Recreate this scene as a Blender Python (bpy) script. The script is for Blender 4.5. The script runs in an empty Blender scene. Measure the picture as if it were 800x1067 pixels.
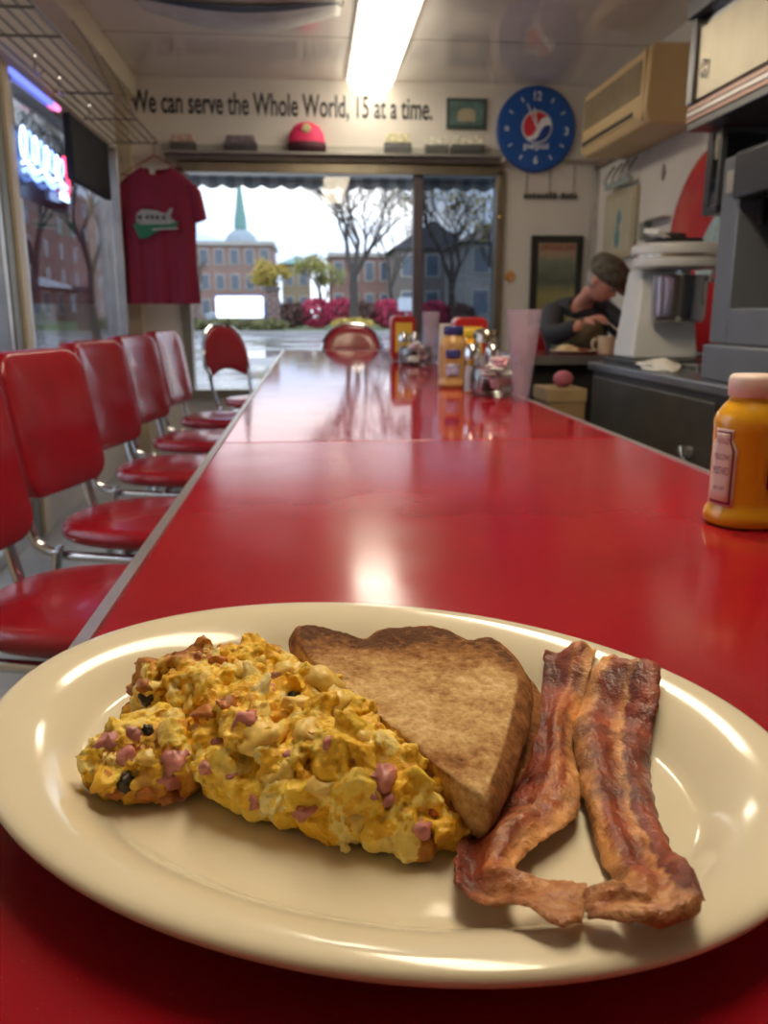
import bpy, bmesh, math, random
from mathutils import Vector, Matrix, noise
from mathutils.bvhtree import BVHTree
R = math.radians
C = bpy.context.scene.collection
sc = bpy.context.scene
rnd = random.Random(7)

# ------------------------------------------------------------------ camera
EYE = 0.97
FPX = 870.0
PITCH = R(13.477); YAW = R(4.919)
fw = Vector((math.sin(YAW)*math.cos(PITCH), math.cos(YAW)*math.cos(PITCH), -math.sin(PITCH)))
rt = Vector((math.cos(YAW), -math.sin(YAW), 0)); upv = rt.cross(fw)
camd = bpy.data.cameras.new('camera'); cam = bpy.data.objects.new('camera', camd); C.objects.link(cam)
cam.matrix_world = Matrix(((rt.x, upv.x, -fw.x, 0), (rt.y, upv.y, -fw.y, 0), (rt.z, upv.z, -fw.z, EYE), (0, 0, 0, 1)))
camd.sensor_fit = 'VERTICAL'; camd.sensor_height = 36; camd.lens = FPX/1067*36
camd.clip_start = 0.01; camd.clip_end = 600
camd.dof.use_dof = True; camd.dof.focus_distance = 0.40; camd.dof.aperture_fstop = camd.lens/2.0
sc.camera = cam

def ray(x, y): return fw*FPX + rt*(x-400) - upv*(y-533.5)
def onz(x, y, z):
    r = ray(x, y); return Vector((0, 0, EYE)) + r*((z-EYE)/r.z)

# ------------------------------------------------------------------ materials
def newmat(name):
    m = bpy.data.materials.new(name); m.use_nodes = True
    nt = m.node_tree; nt.nodes.clear()
    o = nt.nodes.new('ShaderNodeOutputMaterial'); b = nt.nodes.new('ShaderNodeBsdfPrincipled')
    nt.links.new(b.outputs[0], o.inputs[0])
    return m, nt, b
def col4(c): return (c[0], c[1], c[2], 1)
def texco(nt, scale=(1, 1, 1), which='Object'):
    t = nt.nodes.new('ShaderNodeTexCoord'); mp = nt.nodes.new('ShaderNodeMapping'); mp.inputs['Scale'].default_value = scale
    nt.links.new(t.outputs[which], mp.inputs[0]); return mp.outputs[0]
def nz(nt, co, scale, detail=3, rough=.55, dist=0):
    n = nt.nodes.new('ShaderNodeTexNoise'); n.inputs['Scale'].default_value = scale; n.inputs['Detail'].default_value = detail
    n.inputs['Roughness'].default_value = rough; n.inputs['Distortion'].default_value = dist
    nt.links.new(co, n.inputs['Vector']); return n.outputs['Fac']
def ramp(nt, f, stops, interp='LINEAR'):
    r = nt.nodes.new('ShaderNodeValToRGB'); r.color_ramp.interpolation = interp
    e = r.color_ramp.elements
    while len(e) < len(stops): e.new(.5)
    for k, (p, c) in enumerate(stops): e[k].position = p; e[k].color = col4(c)
    nt.links.new(f, r.inputs[0]); return r.outputs[0]
def mixc(nt, f, a, b, mode='MIX'):
    m = nt.nodes.new('ShaderNodeMix'); m.data_type = 'RGBA'; m.blend_type = mode
    for v, s in ((f, m.inputs[0]), (a, m.inputs[6]), (b, m.inputs[7])):
        if hasattr(v, 'links'): nt.links.new(v, s)
        elif isinstance(v, (int, float)): s.default_value = v
        else: s.default_value = col4(v)
    return m.outputs[2]
def mth(nt, op, a, b=None, clamp=False):
    m = nt.nodes.new('ShaderNodeMath'); m.operation = op; m.use_clamp = clamp
    for v, s in ((a, m.inputs[0]), (b, m.inputs[1])):
        if v is None: continue
        if hasattr(v, 'links'): nt.links.new(v, s)
        else: s.default_value = v
    return m.outputs[0]
def bump(nt, b, h, strength=.3, dist=.002):
    n = nt.nodes.new('ShaderNodeBump'); n.inputs['Strength'].default_value = strength; n.inputs['Distance'].default_value = dist
    nt.links.new(h, n.inputs['Height']); nt.links.new(n.outputs[0], b.inputs['Normal']); return n
MC = {}
def M(name, c=None, rough=.5, metal=0, var=.12, scale=8, coat=0, spec=.5, bmp=0, bs=60, emit=None, es=0, alpha=None, sss=0, stretch=(1, 1, 1)):
    if name in MC: return MC[name]
    m, nt, b = newmat(name)
    co = texco(nt, stretch)
    f = nz(nt, co, scale)
    lo = tuple(x*(1-var) for x in c); hi = tuple(min(1, x*(1+var)) for x in c)
    nt.links.new(ramp(nt, f, [(.3, lo), (.7, hi)]), b.inputs['Base Color'])
    b.inputs['Roughness'].default_value = rough; b.inputs['Metallic'].default_value = metal
    b.inputs['Specular IOR Level'].default_value = spec
    if coat: b.inputs['Coat Weight'].default_value = coat; b.inputs['Coat Roughness'].default_value = .08
    if bmp: bump(nt, b, nz(nt, co, bs, 4), bmp)
    if emit: b.inputs['Emission Color'].default_value = col4(emit); b.inputs['Emission Strength'].default_value = es
    if sss:
        b.inputs['Subsurface Weight'].default_value = sss; b.inputs['Subsurface Radius'].default_value = (1, .5, .25); b.inputs['Subsurface Scale'].default_value = .004
    MC[name] = m; return m
def glassmat(name, tint=(1, 1, 1), refl=.6, rough=.02):
    if name in MC: return MC[name]
    m = bpy.data.materials.new(name); m.use_nodes = True; nt = m.node_tree; nt.nodes.clear()
    o = nt.nodes.new('ShaderNodeOutputMaterial'); t = nt.nodes.new('ShaderNodeBsdfTransparent'); g = nt.nodes.new('ShaderNodeBsdfGlossy')
    mx = nt.nodes.new('ShaderNodeMixShader'); fr = nt.nodes.new('ShaderNodeFresnel'); fr.inputs[0].default_value = 1.45
    n = nz(nt, texco(nt), 3)
    nt.links.new(ramp(nt, n, [(0, tuple(x*.97 for x in tint)), (1, tint)]), t.inputs[0])
    g.inputs['Roughness'].default_value = rough
    nt.links.new(mth(nt, 'MULTIPLY', fr.outputs[0], refl), mx.inputs[0])
    nt.links.new(t.outputs[0], mx.inputs[1]); nt.links.new(g.outputs[0], mx.inputs[2]); nt.links.new(mx.outputs[0], o.inputs[0])
    MC[name] = m; return m

# ------------------------------------------------------------------ mesh builder
class MB:
    def __init__(s): s.v = []; s.f = []; s.uv = {}; s.attr = None
    def add(s, vs, fs, m=None):
        o = len(s.v)
        for p in vs:
            p = Vector(p); s.v.append(m @ p if m else p)
        s.f += [tuple(i+o for i in f) for f in fs]; return s
    def box(s, a, b, m=None):
        x0, y0, z0 = a; x1, y1, z1 = b
        vs = [(x0, y0, z0), (x1, y0, z0), (x1, y1, z0), (x0, y1, z0), (x0, y0, z1), (x1, y0, z1), (x1, y1, z1), (x0, y1, z1)]
        return s.add(vs, [(0, 3, 2, 1), (4, 5, 6, 7), (0, 1, 5, 4), (1, 2, 6, 5), (2, 3, 7, 6), (3, 0, 4, 7)], m)
    def tube(s, pts, r, n=8, closed=False, caps=True):
        pts = [Vector(p) for p in pts]; N = len(pts); rs = r if isinstance(r, (list, tuple)) else [r]*N
        prev = None; vs = []
        for i, p in enumerate(pts):
            if closed: t = pts[(i+1) % N]-pts[i-1]
            else: t = pts[min(i+1, N-1)]-pts[max(i-1, 0)]
            t = t.normalized() if t.length > 1e-9 else Vector((0, 0, 1))
            if prev is None:
                a = Vector((0, 0, 1)) if abs(t.z) < .9 else Vector((1, 0, 0)); nrm = (a-t*a.dot(t)).normalized()
            else:
                nrm = prev-t*prev.dot(t); nrm = nrm.normalized() if nrm.length > 1e-6 else prev
            prev = nrm; bn = t.cross(nrm)
            for k in range(n):
                an = 2*math.pi*k/n; vs.append(p+(nrm*math.cos(an)+bn*math.sin(an))*rs[i])
        fs = []
        for i in range(N if closed else N-1):
            j = (i+1) % N
            for k in range(n): l = (k+1) % n; fs.append((i*n+k, i*n+l, j*n+l, j*n+k))
        if caps and not closed: fs.append(tuple(range(n))[::-1]); fs.append(tuple((N-1)*n+k for k in range(n)))
        return s.add(vs, fs)
    def lathe(s, prof, n=32, m=None, sx=1, sy=1):
        vs = []; fs = []
        for (r, z) in prof:
            for k in range(n): a = 2*math.pi*k/n; vs.append((r*math.cos(a)*sx, r*math.sin(a)*sy, z))
        for i in range(len(prof)-1):
            for k in range(n): l = (k+1) % n; fs.append((i*n+k, i*n+l, (i+1)*n+l, (i+1)*n+k))
        fs.append(tuple(range(n))[::-1]); fs.append(tuple((len(prof)-1)*n+k for k in range(n)))
        return s.add(vs, fs, m)
    def prism(s, poly, z0, z1, m=None):
        n = len(poly)
        vs = [(x, y, z0) for x, y in poly]+[(x, y, z1) for x, y in poly]
        return s.add(vs, [tuple(range(n))[::-1], tuple(range(n, 2*n))]+[(i, (i+1) % n, n+(i+1) % n, n+i) for i in range(n)], m)
    def ell(s, c, r, nu=16, nv=10, m=None):
        c = Vector(c); vs = []; fs = []
        T = (m or Matrix())
        for i in range(nv+1):
            th = math.pi*i/nv
            for k in range(nu):
                ph = 2*math.pi*k/nu
                vs.append(c+T @ Vector((r[0]*math.sin(th)*math.cos(ph), r[1]*math.sin(th)*math.sin(ph), r[2]*math.cos(th))))
        for i in range(nv):
            for k in range(nu): l = (k+1) % nu; fs.append((i*nu+k, (i+1)*nu+k, (i+1)*nu+l, i*nu+l))
        return s.add(vs, fs)
    def grid(s, fn, nu, nv):
        vs = [fn(i/(nu), j/(nv)) for i in range(nu+1) for j in range(nv+1)]
        fs = [(i*(nv+1)+j, (i+1)*(nv+1)+j, (i+1)*(nv+1)+j+1, i*(nv+1)+j+1) for i in range(nu) for j in range(nv)]
        return s.add(vs, fs)
    def build(s, name, mat, parent=None, smooth=None, bev=0, world=True, sub=0, weld=True):
        me = bpy.data.meshes.new(name)
        vs = s.v
        if parent is not None and world:
            inv = wm(parent).inverted(); vs = [inv @ v for v in vs]
        me.from_pydata([tuple(v) for v in vs], [], s.f)
        bm = bmesh.new(); bm.from_mesh(me)
        if weld: bmesh.ops.remove_doubles(bm, verts=bm.verts, dist=1e-6)
        bmesh.ops.recalc_face_normals(bm, faces=bm.faces)
        bm.to_mesh(me); bm.free()
        me.materials.append(mat)
        o = bpy.data.objects.new(name, me); C.objects.link(o)
        if parent is not None: o.parent = parent
        if bev:
            b = o.modifiers.new('bevel', 'BEVEL'); b.width = bev; b.segments = 3; b.limit_method = 'ANGLE'; b.angle_limit = R(35)
        if sub:
            b = o.modifiers.new('sub', 'SUBSURF'); b.levels = sub; b.render_levels = sub
        if smooth is None: smooth = 40
        if smooth:
            me.polygons.foreach_set('use_smooth', [True]*len(me.polygons))
            me.set_sharp_from_angle(angle=R(smooth)) if hasattr(me, 'set_sharp_from_angle') else None
        return o
def wm(o):
    m = Matrix.LocRotScale(o.location, o.rotation_euler, o.scale)
    return wm(o.parent) @ m if o.parent else m
def tag(o, label, cat, group=None, kind=None):
    if label: o['label'] = label
    if cat: o['category'] = cat
    if group: o['group'] = group
    if kind: o['kind'] = kind
    return o
def thing(name, label, cat, loc=(0, 0, 0), rz=0, group=None):
    o = bpy.data.objects.new(name, None); C.objects.link(o); o.empty_display_size = .05
    o.location = loc; o.rotation_euler = (0, 0, rz)
    return tag(o, label, cat, group)
def struct(mb, name, mat, **k):
    o = mb.build(name, mat, **k); o['kind'] = 'structure'; return o
def kids(o): return [x for x in bpy.data.objects if x.parent == o]
def dup(root, loc, rz, label, group=None):
    def cp(o, p):
        c = o.copy(); C.objects.link(c)
        if p is not None: c.parent = p
        for ch in kids(o): cp(ch, c)
        return c
    ks = cp(root, None); ks.location = loc; ks.rotation_euler = (0, 0, rz); ks['label'] = label
    if group: ks['group'] = group
    return ks
def catmull(pts, n=8, closed=False):
    P = [Vector(p) for p in pts]; N = len(P); out = []
    rng = range(N) if closed else range(N-1)
    for i in rng:
        if closed: a, b, c, d = P[i-1], P[i], P[(i+1) % N], P[(i+2) % N]
        else: a, b, c, d = P[max(i-1, 0)], P[i], P[i+1], P[min(i+2, N-1)]
        for k in range(n):
            t = k/n; out.append(.5*((2*b)+(c-a)*t+(2*a-5*b+4*c-d)*t*t+(3*b-a-3*c+d)*t**3))
    if not closed: out.append(P[-1])
    return out
def text(body, name, mat, w, h, M4, parent=None, depth=.002, bold=.0, shear=0):
    cu = bpy.data.curves.new(name, 'FONT'); cu.body = body; cu.align_x = 'CENTER'; cu.align_y = 'CENTER'; cu.extrude = .01; cu.offset = bold; cu.shear = shear
    t = bpy.data.objects.new(name, cu); C.objects.link(t)
    dg = bpy.context.evaluated_depsgraph_get(); me = bpy.data.meshes.new_from_object(t.evaluated_get(dg))
    bpy.data.objects.remove(t)
    xs = [v.co.x for v in me.vertices]; ys = [v.co.y for v in me.vertices]
    cx = (min(xs)+max(xs))/2; cy = (min(ys)+max(ys))/2; sx = w/(max(xs)-min(xs)); sy = h/(max(ys)-min(ys))
    inv = wm(parent).inverted() if parent else Matrix()
    for v in me.vertices: v.co = inv @ (M4 @ Vector(((v.co.x-cx)*sx, (v.co.y-cy)*sy, (v.co.z/.01)*depth)))
    me.materials.clear(); me.materials.append(mat)
    o = bpy.data.objects.new(name, me); C.objects.link(o)
    if parent: o.parent = parent
    return o
def facing_my(x, y, z): return Matrix(((1, 0, 0, x), (0, 0, -1, y), (0, 1, 0, z), (0, 0, 0, 1)))     # plane facing -Y
def facing_mx(x, y, z): return Matrix(((0, 0, -1, x), (-1, 0, 0, y), (0, 1, 0, z), (0, 0, 0, 1)))     # plane facing -X
def facing_px(x, y, z): return Matrix(((0, 0, 1, x), (1, 0, 0, y), (0, 1, 0, z), (0, 0, 0, 1)))       # plane facing +X
def rrect(w, h, r, n=5, cx=0, cy=0):
    out = []
    for (sx, sy, a0) in ((1, 1, 0), (-1, 1, 90), (-1, -1, 180), (1, -1, 270)):
        for k in range(n+1):
            a = R(a0+90*k/n); out.append((cx+sx*(w/2-r)+r*math.cos(a), cy+sy*(h/2-r)+r*math.sin(a)))
    return out

# ------------------------------------------------------------------ the room
XL, XR, YB, YF, ZC = -1.22, 2.0, 6.0, -3.2, 2.45
wallm = M('painted_wall', (.64, .60, .54), .35, var=.05, scale=2, spec=.4)
wallR = wallm
trimw = M('cream_trim', (.62, .54, .40), .35, var=.05)
steel = M('brushed_steel', (.55, .54, .52), .28, 1, var=.1, stretch=(1, 1, 12), scale=20)
alu = M('anodised_aluminium', (.48, .46, .44), .33, 1, var=.12)
dkalu = M('grey_window_frame', (.16, .17, .18), .4, .5, var=.1)
chrome = M('chrome', (.72, .72, .72), .09, 1, var=.04)
# floor: grey vinyl squares
m, nt, b = newmat('vinyl_floor'); co = texco(nt)
ch = nt.nodes.new('ShaderNodeTexChecker'); ch.inputs['Scale'].default_value = 3.3; nt.links.new(co, ch.inputs[0])
ch.inputs[1].default_value = (.42, .44, .43, 1); ch.inputs[2].default_value = (.36, .38, .375, 1)
nt.links.new(mixc(nt, mth(nt, 'MULTIPLY', nz(nt, co, 6), .35), ch.outputs[0], (.28, .28, .27)), b.inputs['Base Color']); b.inputs['Roughness'].default_value = .3
struct(MB().box((XL-.1, YF-.1, -.12), (XR+.1, YB+.1, 0)), 'floor', m)
# ceiling: glossy cream panels with seams
m, nt, b = newmat('ceiling_panel'); co = texco(nt)
br = nt.nodes.new('ShaderNodeTexBrick'); br.offset = 0; br.inputs['Scale'].default_value = 1; br.inputs['Brick Width'].default_value = 9.0; br.inputs['Row Height'].default_value = 1.22
br.inputs['Mortar Size'].default_value = .008; br.inputs['Color1'].default_value = (.78, .73, .67, 1); br.inputs['Color2'].default_value = (.76, .71, .65, 1); br.inputs['Mortar'].default_value = (.30, .26, .22, 1)
mp = co.node; mp.inputs['Location'].default_value = (4.0, .98, 0)
nt.links.new(co, br.inputs[0]); nt.links.new(br.outputs[0], b.inputs['Base Color']); b.inputs['Roughness'].default_value = .05; b.inputs['Specular IOR Level'].default_value = .6
struct(MB().box((XL-.1, YF-.1, ZC), (XR+.1, YB+.1, ZC+.1)), 'ceiling', m)
# back wall with window opening x -.86..1.33, z .41..1.93
wb = MB()
W0, W1, Z0, Z1 = -.86, 1.335, .41, 1.90
wb.box((XL-.1, YB, 0), (W0, YB+.12, ZC)); wb.box((W1, YB, 0), (XR+.1, YB+.12, ZC)); wb.box((W0, YB, 0), (W1, YB+.12, Z0)); wb.box((W0, YB, Z1), (W1, YB+.12, ZC))
struct(wb, 'wall_back', wallm)
fr = MB()
for a, c_ in (((W0, YB-.03, Z1-.03), (W1, YB+.1, Z1+.05)), ((W1-.045, YB-.03, Z0), (W1+.012, YB+.1, Z1)), ((W0-.01, YB-.03, Z0), (W0+.045, YB+.1, Z1)), ((W0, YB-.04, Z0-.03), (W1, YB+.1, Z0+.03))): fr.box(a, c_)
wf = struct(fr, 'window_1', M('bronze_frame', (.30, .26, .19), .3, .8, var=.15), bev=.004)
struct(MB().box((.72, YB+.0, Z0+.03), (.785, YB+.07, Z1-.03)), 'window_mullion', M('plum_grey_mullion', (.115, .09, .10), .4, .3), parent=wf, bev=.004)
struct(MB().box((W0+.04, YB+.04, Z0+.03), (.725, YB+.046, Z1-.03)), 'window_pane', glassmat('clear_glass', (.97, .98, .99), .8), parent=wf)
struct(MB().box((.78, YB+.04, Z0+.03), (W1-.04, YB+.046, Z1-.03)), 'window_pane', glassmat('screened_glass', (.50, .53, .57), .8), parent=wf)
# left wall: header, posts, glass, low wall
lw = MB(); lw.box((XL-.1, YF-.1, 1.95), (XL, YB, ZC)); lw.box((XL-.1, YF-.1, 0), (XL, 2.45, .45)); lw.box((XL-.1, YF-.1, .45), (XL, .98, 1.95)); lw.box((XL-.1, 3.7, 0), (XL, YB, .42)); lw.box((XL-.1, 5.75, .4), (XL, YB, 1.96))
struct(lw, 'wall_left', wallm)
def glazed(n, y0, y1, z0, z1, tint=(.95, .97, 1)):
    f = MB(); t = .05
    f.box((XL-.08, y0, z0), (XL+.01, y0+t, z1)); f.box((XL-.08, y1-t, z0), (XL+.01, y1, z1)); f.box((XL-.08, y0, z0), (XL+.01, y1, z0+t)); f.box((XL-.08, y0, z1-t), (XL+.01, y1, z1))
    o = struct(f, n, alu, bev=.004)
    struct(MB().box((XL-.045, y0+t, z0+t), (XL-.04, y1-t, z1-t)), 'glass_pane', glassmat('side_glass', tint, .8), parent=o)
    return o
glazed('window_2', 3.84, 5.70, .42, 1.95)
glazed('window_3', 1.0, 2.3, .45, 1.95)
d = glazed('door_1', 2.46, 3.62, 0, 1.95)
struct(MB().box((XL-.1, 2.3, 0), (XL+.012, 2.455, 1.95)), 'trim_2', dkalu)
struct(MB().box((XL-.1, 3.625, 0), (XL+.015, 3.72, 1.95)), 'trim_1', M('greenish_post', (.20, .21, .19), .4, .3), bev=.003)
struct(MB().box((XL-.1, 3.722, 0), (XL+.03, 3.80, 1.95)), 'trim_3', M('cream_post', (.62, .56, .42), .4), bev=.004)
struct(MB().box((XL-.0, YF, 2.31), (XL+.13, YB, ZC)), 'trim_4', trimw, bev=.01)
struct(MB().box((XL-.0, 5.60, .0), (XL+.06, 5.66, 1.95)), 'trim_5', alu, bev=.004)
struct(MB().box((XL-.0, 5.9, 0), (XL+.09, YB-.001, ZC-.14)), 'trim_6', M('warm_corner_trim', (.50, .42, .30), .4), bev=.004)
struct(MB().box((XR, YF-.1, 0), (XR+.1, YB+.1, ZC)), 'wall_right', wallR)
struct(MB().box((XL-.1, YF-.1, 0), (XR+.1, YF, ZC)), 'wall_front', wallm)
struct(MB().box((XR-.03, 3.5, 1.93), (XR, YB, 1.975)), 'trim_7', M('brown_trim', (.20, .13, .09), .4), bev=.004)
struct(MB().box((1.335, YB-.02, 1.955), (XR, YB, 1.985)), 'trim_8', alu, bev=.003)
struct(MB().box((XR-.04, YB-.04, 0), (XR, YB, 1.955)), 'trim_9', alu, bev=.003)
# ceiling tube lights
lampm = M('lit_diffuser', (.9, .88, .8), .4, emit=(1, .90, .72), es=9)
lampw = M('warm_lit_diffuser', (.9, .85, .7), .4, emit=(1, .84, .60), es=18)
lampd = M('dim_warm_diffuser', (.9, .85, .7), .4, emit=(1, .84, .60), es=5)
def lamp(y0, y1, label, xc=.42, lm=lampm):
    t = thing('ceiling_light', label, 'light', (xc, (y0+y1)/2, ZC), group=None)
    MB().box((xc-.16, y0, ZC-.02), (xc+.16, y1, ZC-.0005)).build('housing', M('white_enamel', (.75, .73, .68), .4), t, bev=.004)
    p = [(-.14, 0), (-.13, -.04), (-.10, -.062), (.10, -.062), (.13, -.04), (.14, 0)]
    mb = MB(); n = len(p)
    mb.add([(xc+a, y, ZC-.02+z) for y in (y0+.02, y1-.02) for a, z in p], [(i, i+1, n+i+1, n+i) for i in range(n-1)]+[tuple(range(n)), tuple(range(n, 2*n))])
    mb.build('diffuser', lm, t, smooth=0)
lamp(4.35, 5.93, 'long glowing ceiling light nearest the far window')
lamp(.35, 2.45, 'warm ceiling light above the middle of the red counter', .33, lampw)

# ------------------------------------------------------------------ counter
def redlam(name, rough, dark=1):
    m, nt, b = newmat(name); co = texco(nt)
    f = nz(nt, co, 5, 5)
    c = ramp(nt, f, [(.25, (.29*dark, .005, .013)), (.75, (.40*dark, .010, .020))])
    sp = nz(nt, co, 900, 1); c = mixc(nt, mth(nt, 'MULTIPLY', mth(nt, 'GREATER_THAN', sp, .72), .25), c, (.6, .2, .18))
    nt.links.new(c, b.inputs['Base Color'])
    r = mth(nt, 'ADD', mth(nt, 'MULTIPLY', nz(nt, co, 14, 4), .12), rough-.06); nt.links.new(r, b.inputs['Roughness'])
    b.inputs['Specular IOR Level'].default_value = .38
    bump(nt, b, nz(nt, co, 4, 1), .008, .003)
    return m
ct = thing('counter', 'long red laminate diner counter with ribbed metal edging', 'counter', (.19, 1.8, 0))
TX0, TX1, TY0, TY1 = -.148, .524, -1.2, 4.75
MB().box((TX0, TY0, .722), (TX1, 1.384, .76)).build('tabletop', redlam('red_laminate_near', .15), ct, bev=.002)
MB().box((TX0, 1.3865, .722), (TX1, TY1, .76)).build('tabletop', redlam('red_laminate_far', .07), ct, bev=.002)
e = MB()
def edge_prof(x, s):
    P = [(0, .7618), (.0095, .7618), (.0115, .758)]
    for k in range(4): P += [(.0115, .752-k*.008), (.0095, .7500-k*.008), (.0095, .7470-k*.008)]
    P += [(.0115, .722), (.0, .720)]
    return [(x+s*a, z) for a, z in P]
for x, s in ((TX0, -1), (TX1, 1)):
    P = edge_prof(x, s); n = len(P)
    e.add([(a, y, z) for y in (TY0, TY1) for a, z in P], [(i, (i+1) % n, n+(i+1) % n, n+i) for i in range(n)]+[tuple(range(n)), tuple(range(n, 2*n))])
e.box((TX0-.008, TY1, .72), (TX1+.008, TY1+.008, .7615)); e.box((TX0-.008, TY0-.008, .72), (TX1+.008, TY0, .7615))
e.build('edging', M('ribbed_aluminium', (.80, .79, .76), .34, 1, var=.08), ct, smooth=25)
MB().box((.17, TY0+.1, 0), (.47, TY1-.5, .7195)).build('base_panel', M('counter_base', (.30, .27, .25), .5), ct, bev=.004)

# ------------------------------------------------------------------ chairs
vinyl = M('red_vinyl', (.30, .006, .014), .26, var=.10, scale=10, coat=.25, bmp=.05, bs=40)
vinyl2 = M('red_vinyl_welt', (.30, .006, .01), .3)
def seat_mb(rx=.205, ry=.205, z0=.415, z1=.475):
    mb = MB(); prof = []
    for k in range(9):
        a = R(-90+180*k/8); prof.append((1-.026/.2*(1-math.cos(a)), (z0+z1)/2+(z1-z0)/2*.82*math.sin(a)))
    prof = [(.0, z0+.004), (.6, z0+.004)]+prof+[(.7, z1-.001), (.4, z1+.004), (.0, z1+.006)]
    n = 40; vs = []; fs = []
    for (r, z) in prof:
        for k in range(n):
            t = 2*math.pi*k/n; c, s = math.cos(t), math.sin(t)
            q = (abs(c)**2.6+abs(s)**2.6)**(-1/2.6)
            vs.append((rx*r*q*c, ry*r*q*s*(1-.06*c*-1), z))
    for i in range(len(prof)-1):
        for k in range(n): l = (k+1) % n; fs.append((i*n+k, i*n+l, (i+1)*n+l, (i+1)*n+k))
    return mb.add(vs, fs)
def leg_path(s, fx, ):
    return catmull([(.15*fx, .17*s, .408), (.165*fx, .175*s, .38), (.20*fx, .185*s, .10), (.205*fx, .187*s, .005)], 5)
def make_chair(label, group):
    t = thing('diner_chair', label, 'chair', group=group)
    seat_mb().build('seat', vinyl, t, smooth=60, world=False)
    # padded rectangular back, slightly curved and raked
    def pad(u, v, side):
        return None
    mb = MB(); n = 40; rings = []
    W, H, zc = .36, .355, .70
    ol = rrect(W, H, .06, 8)
    m_ = len(ol); prof = [(.0, -.042), (.75, -.042), (.95, -.040), (.99, -.034), (1.0, -.024), (1.0, .014), (.985, .023), (.95, .028), (.7, .031), (0, .034)]
    vs = []; fs = []
    for sc_, dx in prof:
        for (y, z) in ol:
            yy, zz = y*sc_, z*sc_
            x = -.225-(zz+.17)*.17-.028*(1-(yy/.18)**2)+dx
            vs.append((x, yy, zc+zz))
    for i in range(len(prof)-1):
        for k in range(m_): l = (k+1) % m_; fs.append((i*m_+k, i*m_+l, (i+1)*m_+l, (i+1)*m_+k))
    mb.add(vs, fs); mb.build('backrest', vinyl, t, smooth=60, world=False)
    for s in (-1, 1):
        y = .15*s
        p = catmull([(-.325, y, .83), (-.30, y, .72), (-.265, y, .56), (-.245, y, .46), (-.225, y, .415), (-.17, y, .392), (-.05, y*1.03, .39), (.10, y*1.05, .392), (.17, y*.9, .395)], 6)
        MB().tube(p, .0125, 10).build('frame_rail', chrome, t, world=False)
        for fx in (1, -1): MB().tube(leg_path(s, fx), .0115, 8).build('leg', chrome, t, world=False)
    MB().tube(catmull([(.17, -.135, .395), (.19, -.07, .395), (.195, 0, .395), (.19, .07, .395), (.17, .135, .395)], 4), .0125, 8).build('front_rail', chrome, t, world=False)
    MB().tube([(0, -.155, .398), (0, 0, .405), (0, .155, .398)], .009, 8).build('cross_bar', chrome, t, world=False)
    return t
G = 'square-backed chairs along the counter'
ch0 = make_chair('nearest square-backed red chair, cut off at the left edge', G); ch0.location = (-.40, 1.49, 0); ch0.rotation_euler = (0, 0, R(-12))
dup(ch0, (-.42, 2.13, 0), R(-15), 'second nearest red vinyl chair, its whole square back in view', G)
dup(ch0, (-.45, 2.86, 0), R(-13), 'third red square-backed chair from the camera along the counter', G)
dup(ch0, (-.45, 3.52, 0), R(-12), 'fourth red square-backed chair, just before the farthest square one', G)
dup(ch0, (-.44, 4.22, 0), R(-10), 'farthest square-backed red chair, below the hanging shirt', G)
def make_round(label):
    t = thing('diner_chair', label, 'chair', group='round-topped chairs')
    seat_mb(.2, .2).build('seat', vinyl, t, smooth=60, world=False)
    top = []
    for k in range(25):
        a = math.pi*k/24; top.append((.185*math.copysign(abs(math.cos(a))**.75, math.cos(a)), .66+.225*math.sin(a)**.8))
    bot = [(-.165+.33*k/12, .585+.045*math.sin(math.pi*k/12)) for k in range(13)]
    ol = top+bot; m_ = len(ol); cz = .73; vs = []; fs = []
    prof = [(.0, -.018), (.9, -.018), (.985, -.012), (1.0, 0.0), (.985, .012), (.9, .018), (.6, .022), (0, .024)]
    for s_, dx in prof:
        for (y, z) in ol:
            yy, zz = y*s_, (z-cz)*s_
            vs.append((-.235-(zz+.17)*.15-.02*(1-(yy/.19)**2)+dx, yy, cz+zz))
    for i in range(len(prof)-1):
        for k in range(m_): l = (k+1) % m_; fs.append((i*m_+k, i*m_+l, (i+1)*m_+l, (i+1)*m_+k))
    MB().add(vs, fs).build('backrest', vinyl, t, smooth=60, world=False)
    P = [(-.19, -.165, .40), (-.215, -.17, .50), (-.235, -.18, .62)]
    for k in range(0, 25, 2):
        y, z = top[24-k]; P.append((-.235-(z-cz+.17)*.15-.02*(1-(y/.19)**2), y*1.06, cz+(z-cz)*1.05))
    P += [(-.235, .18, .62), (-.215, .17, .50), (-.19, .165, .40)]
    MB().tube(catmull(P, 3), .011, 8).build('back_frame', chrome, t, world=False)
    for s in (-1, 1):
        for fx in (1, -1): MB().tube(leg_path(s, fx), .0115, 8).build('leg', chrome, t, world=False)
    MB().tube([Vector((.17*math.cos(a), .17*math.sin(a), .402)) for a in [2*math.pi*k/24 for k in range(24)]], .011, 8, closed=True).build('seat_ring', chrome, t, world=False)
    return t
rc = make_round('round-topped red chair turned toward the room at the counter corner'); rc.location = (-.31, 5.10, 0); rc.rotation_euler = (0, 0, R(-36))
dup(rc, (.25, 5.08, 0), R(-92), 'round-topped red chair facing the far end of the counter', 'round-topped chairs')

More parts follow.
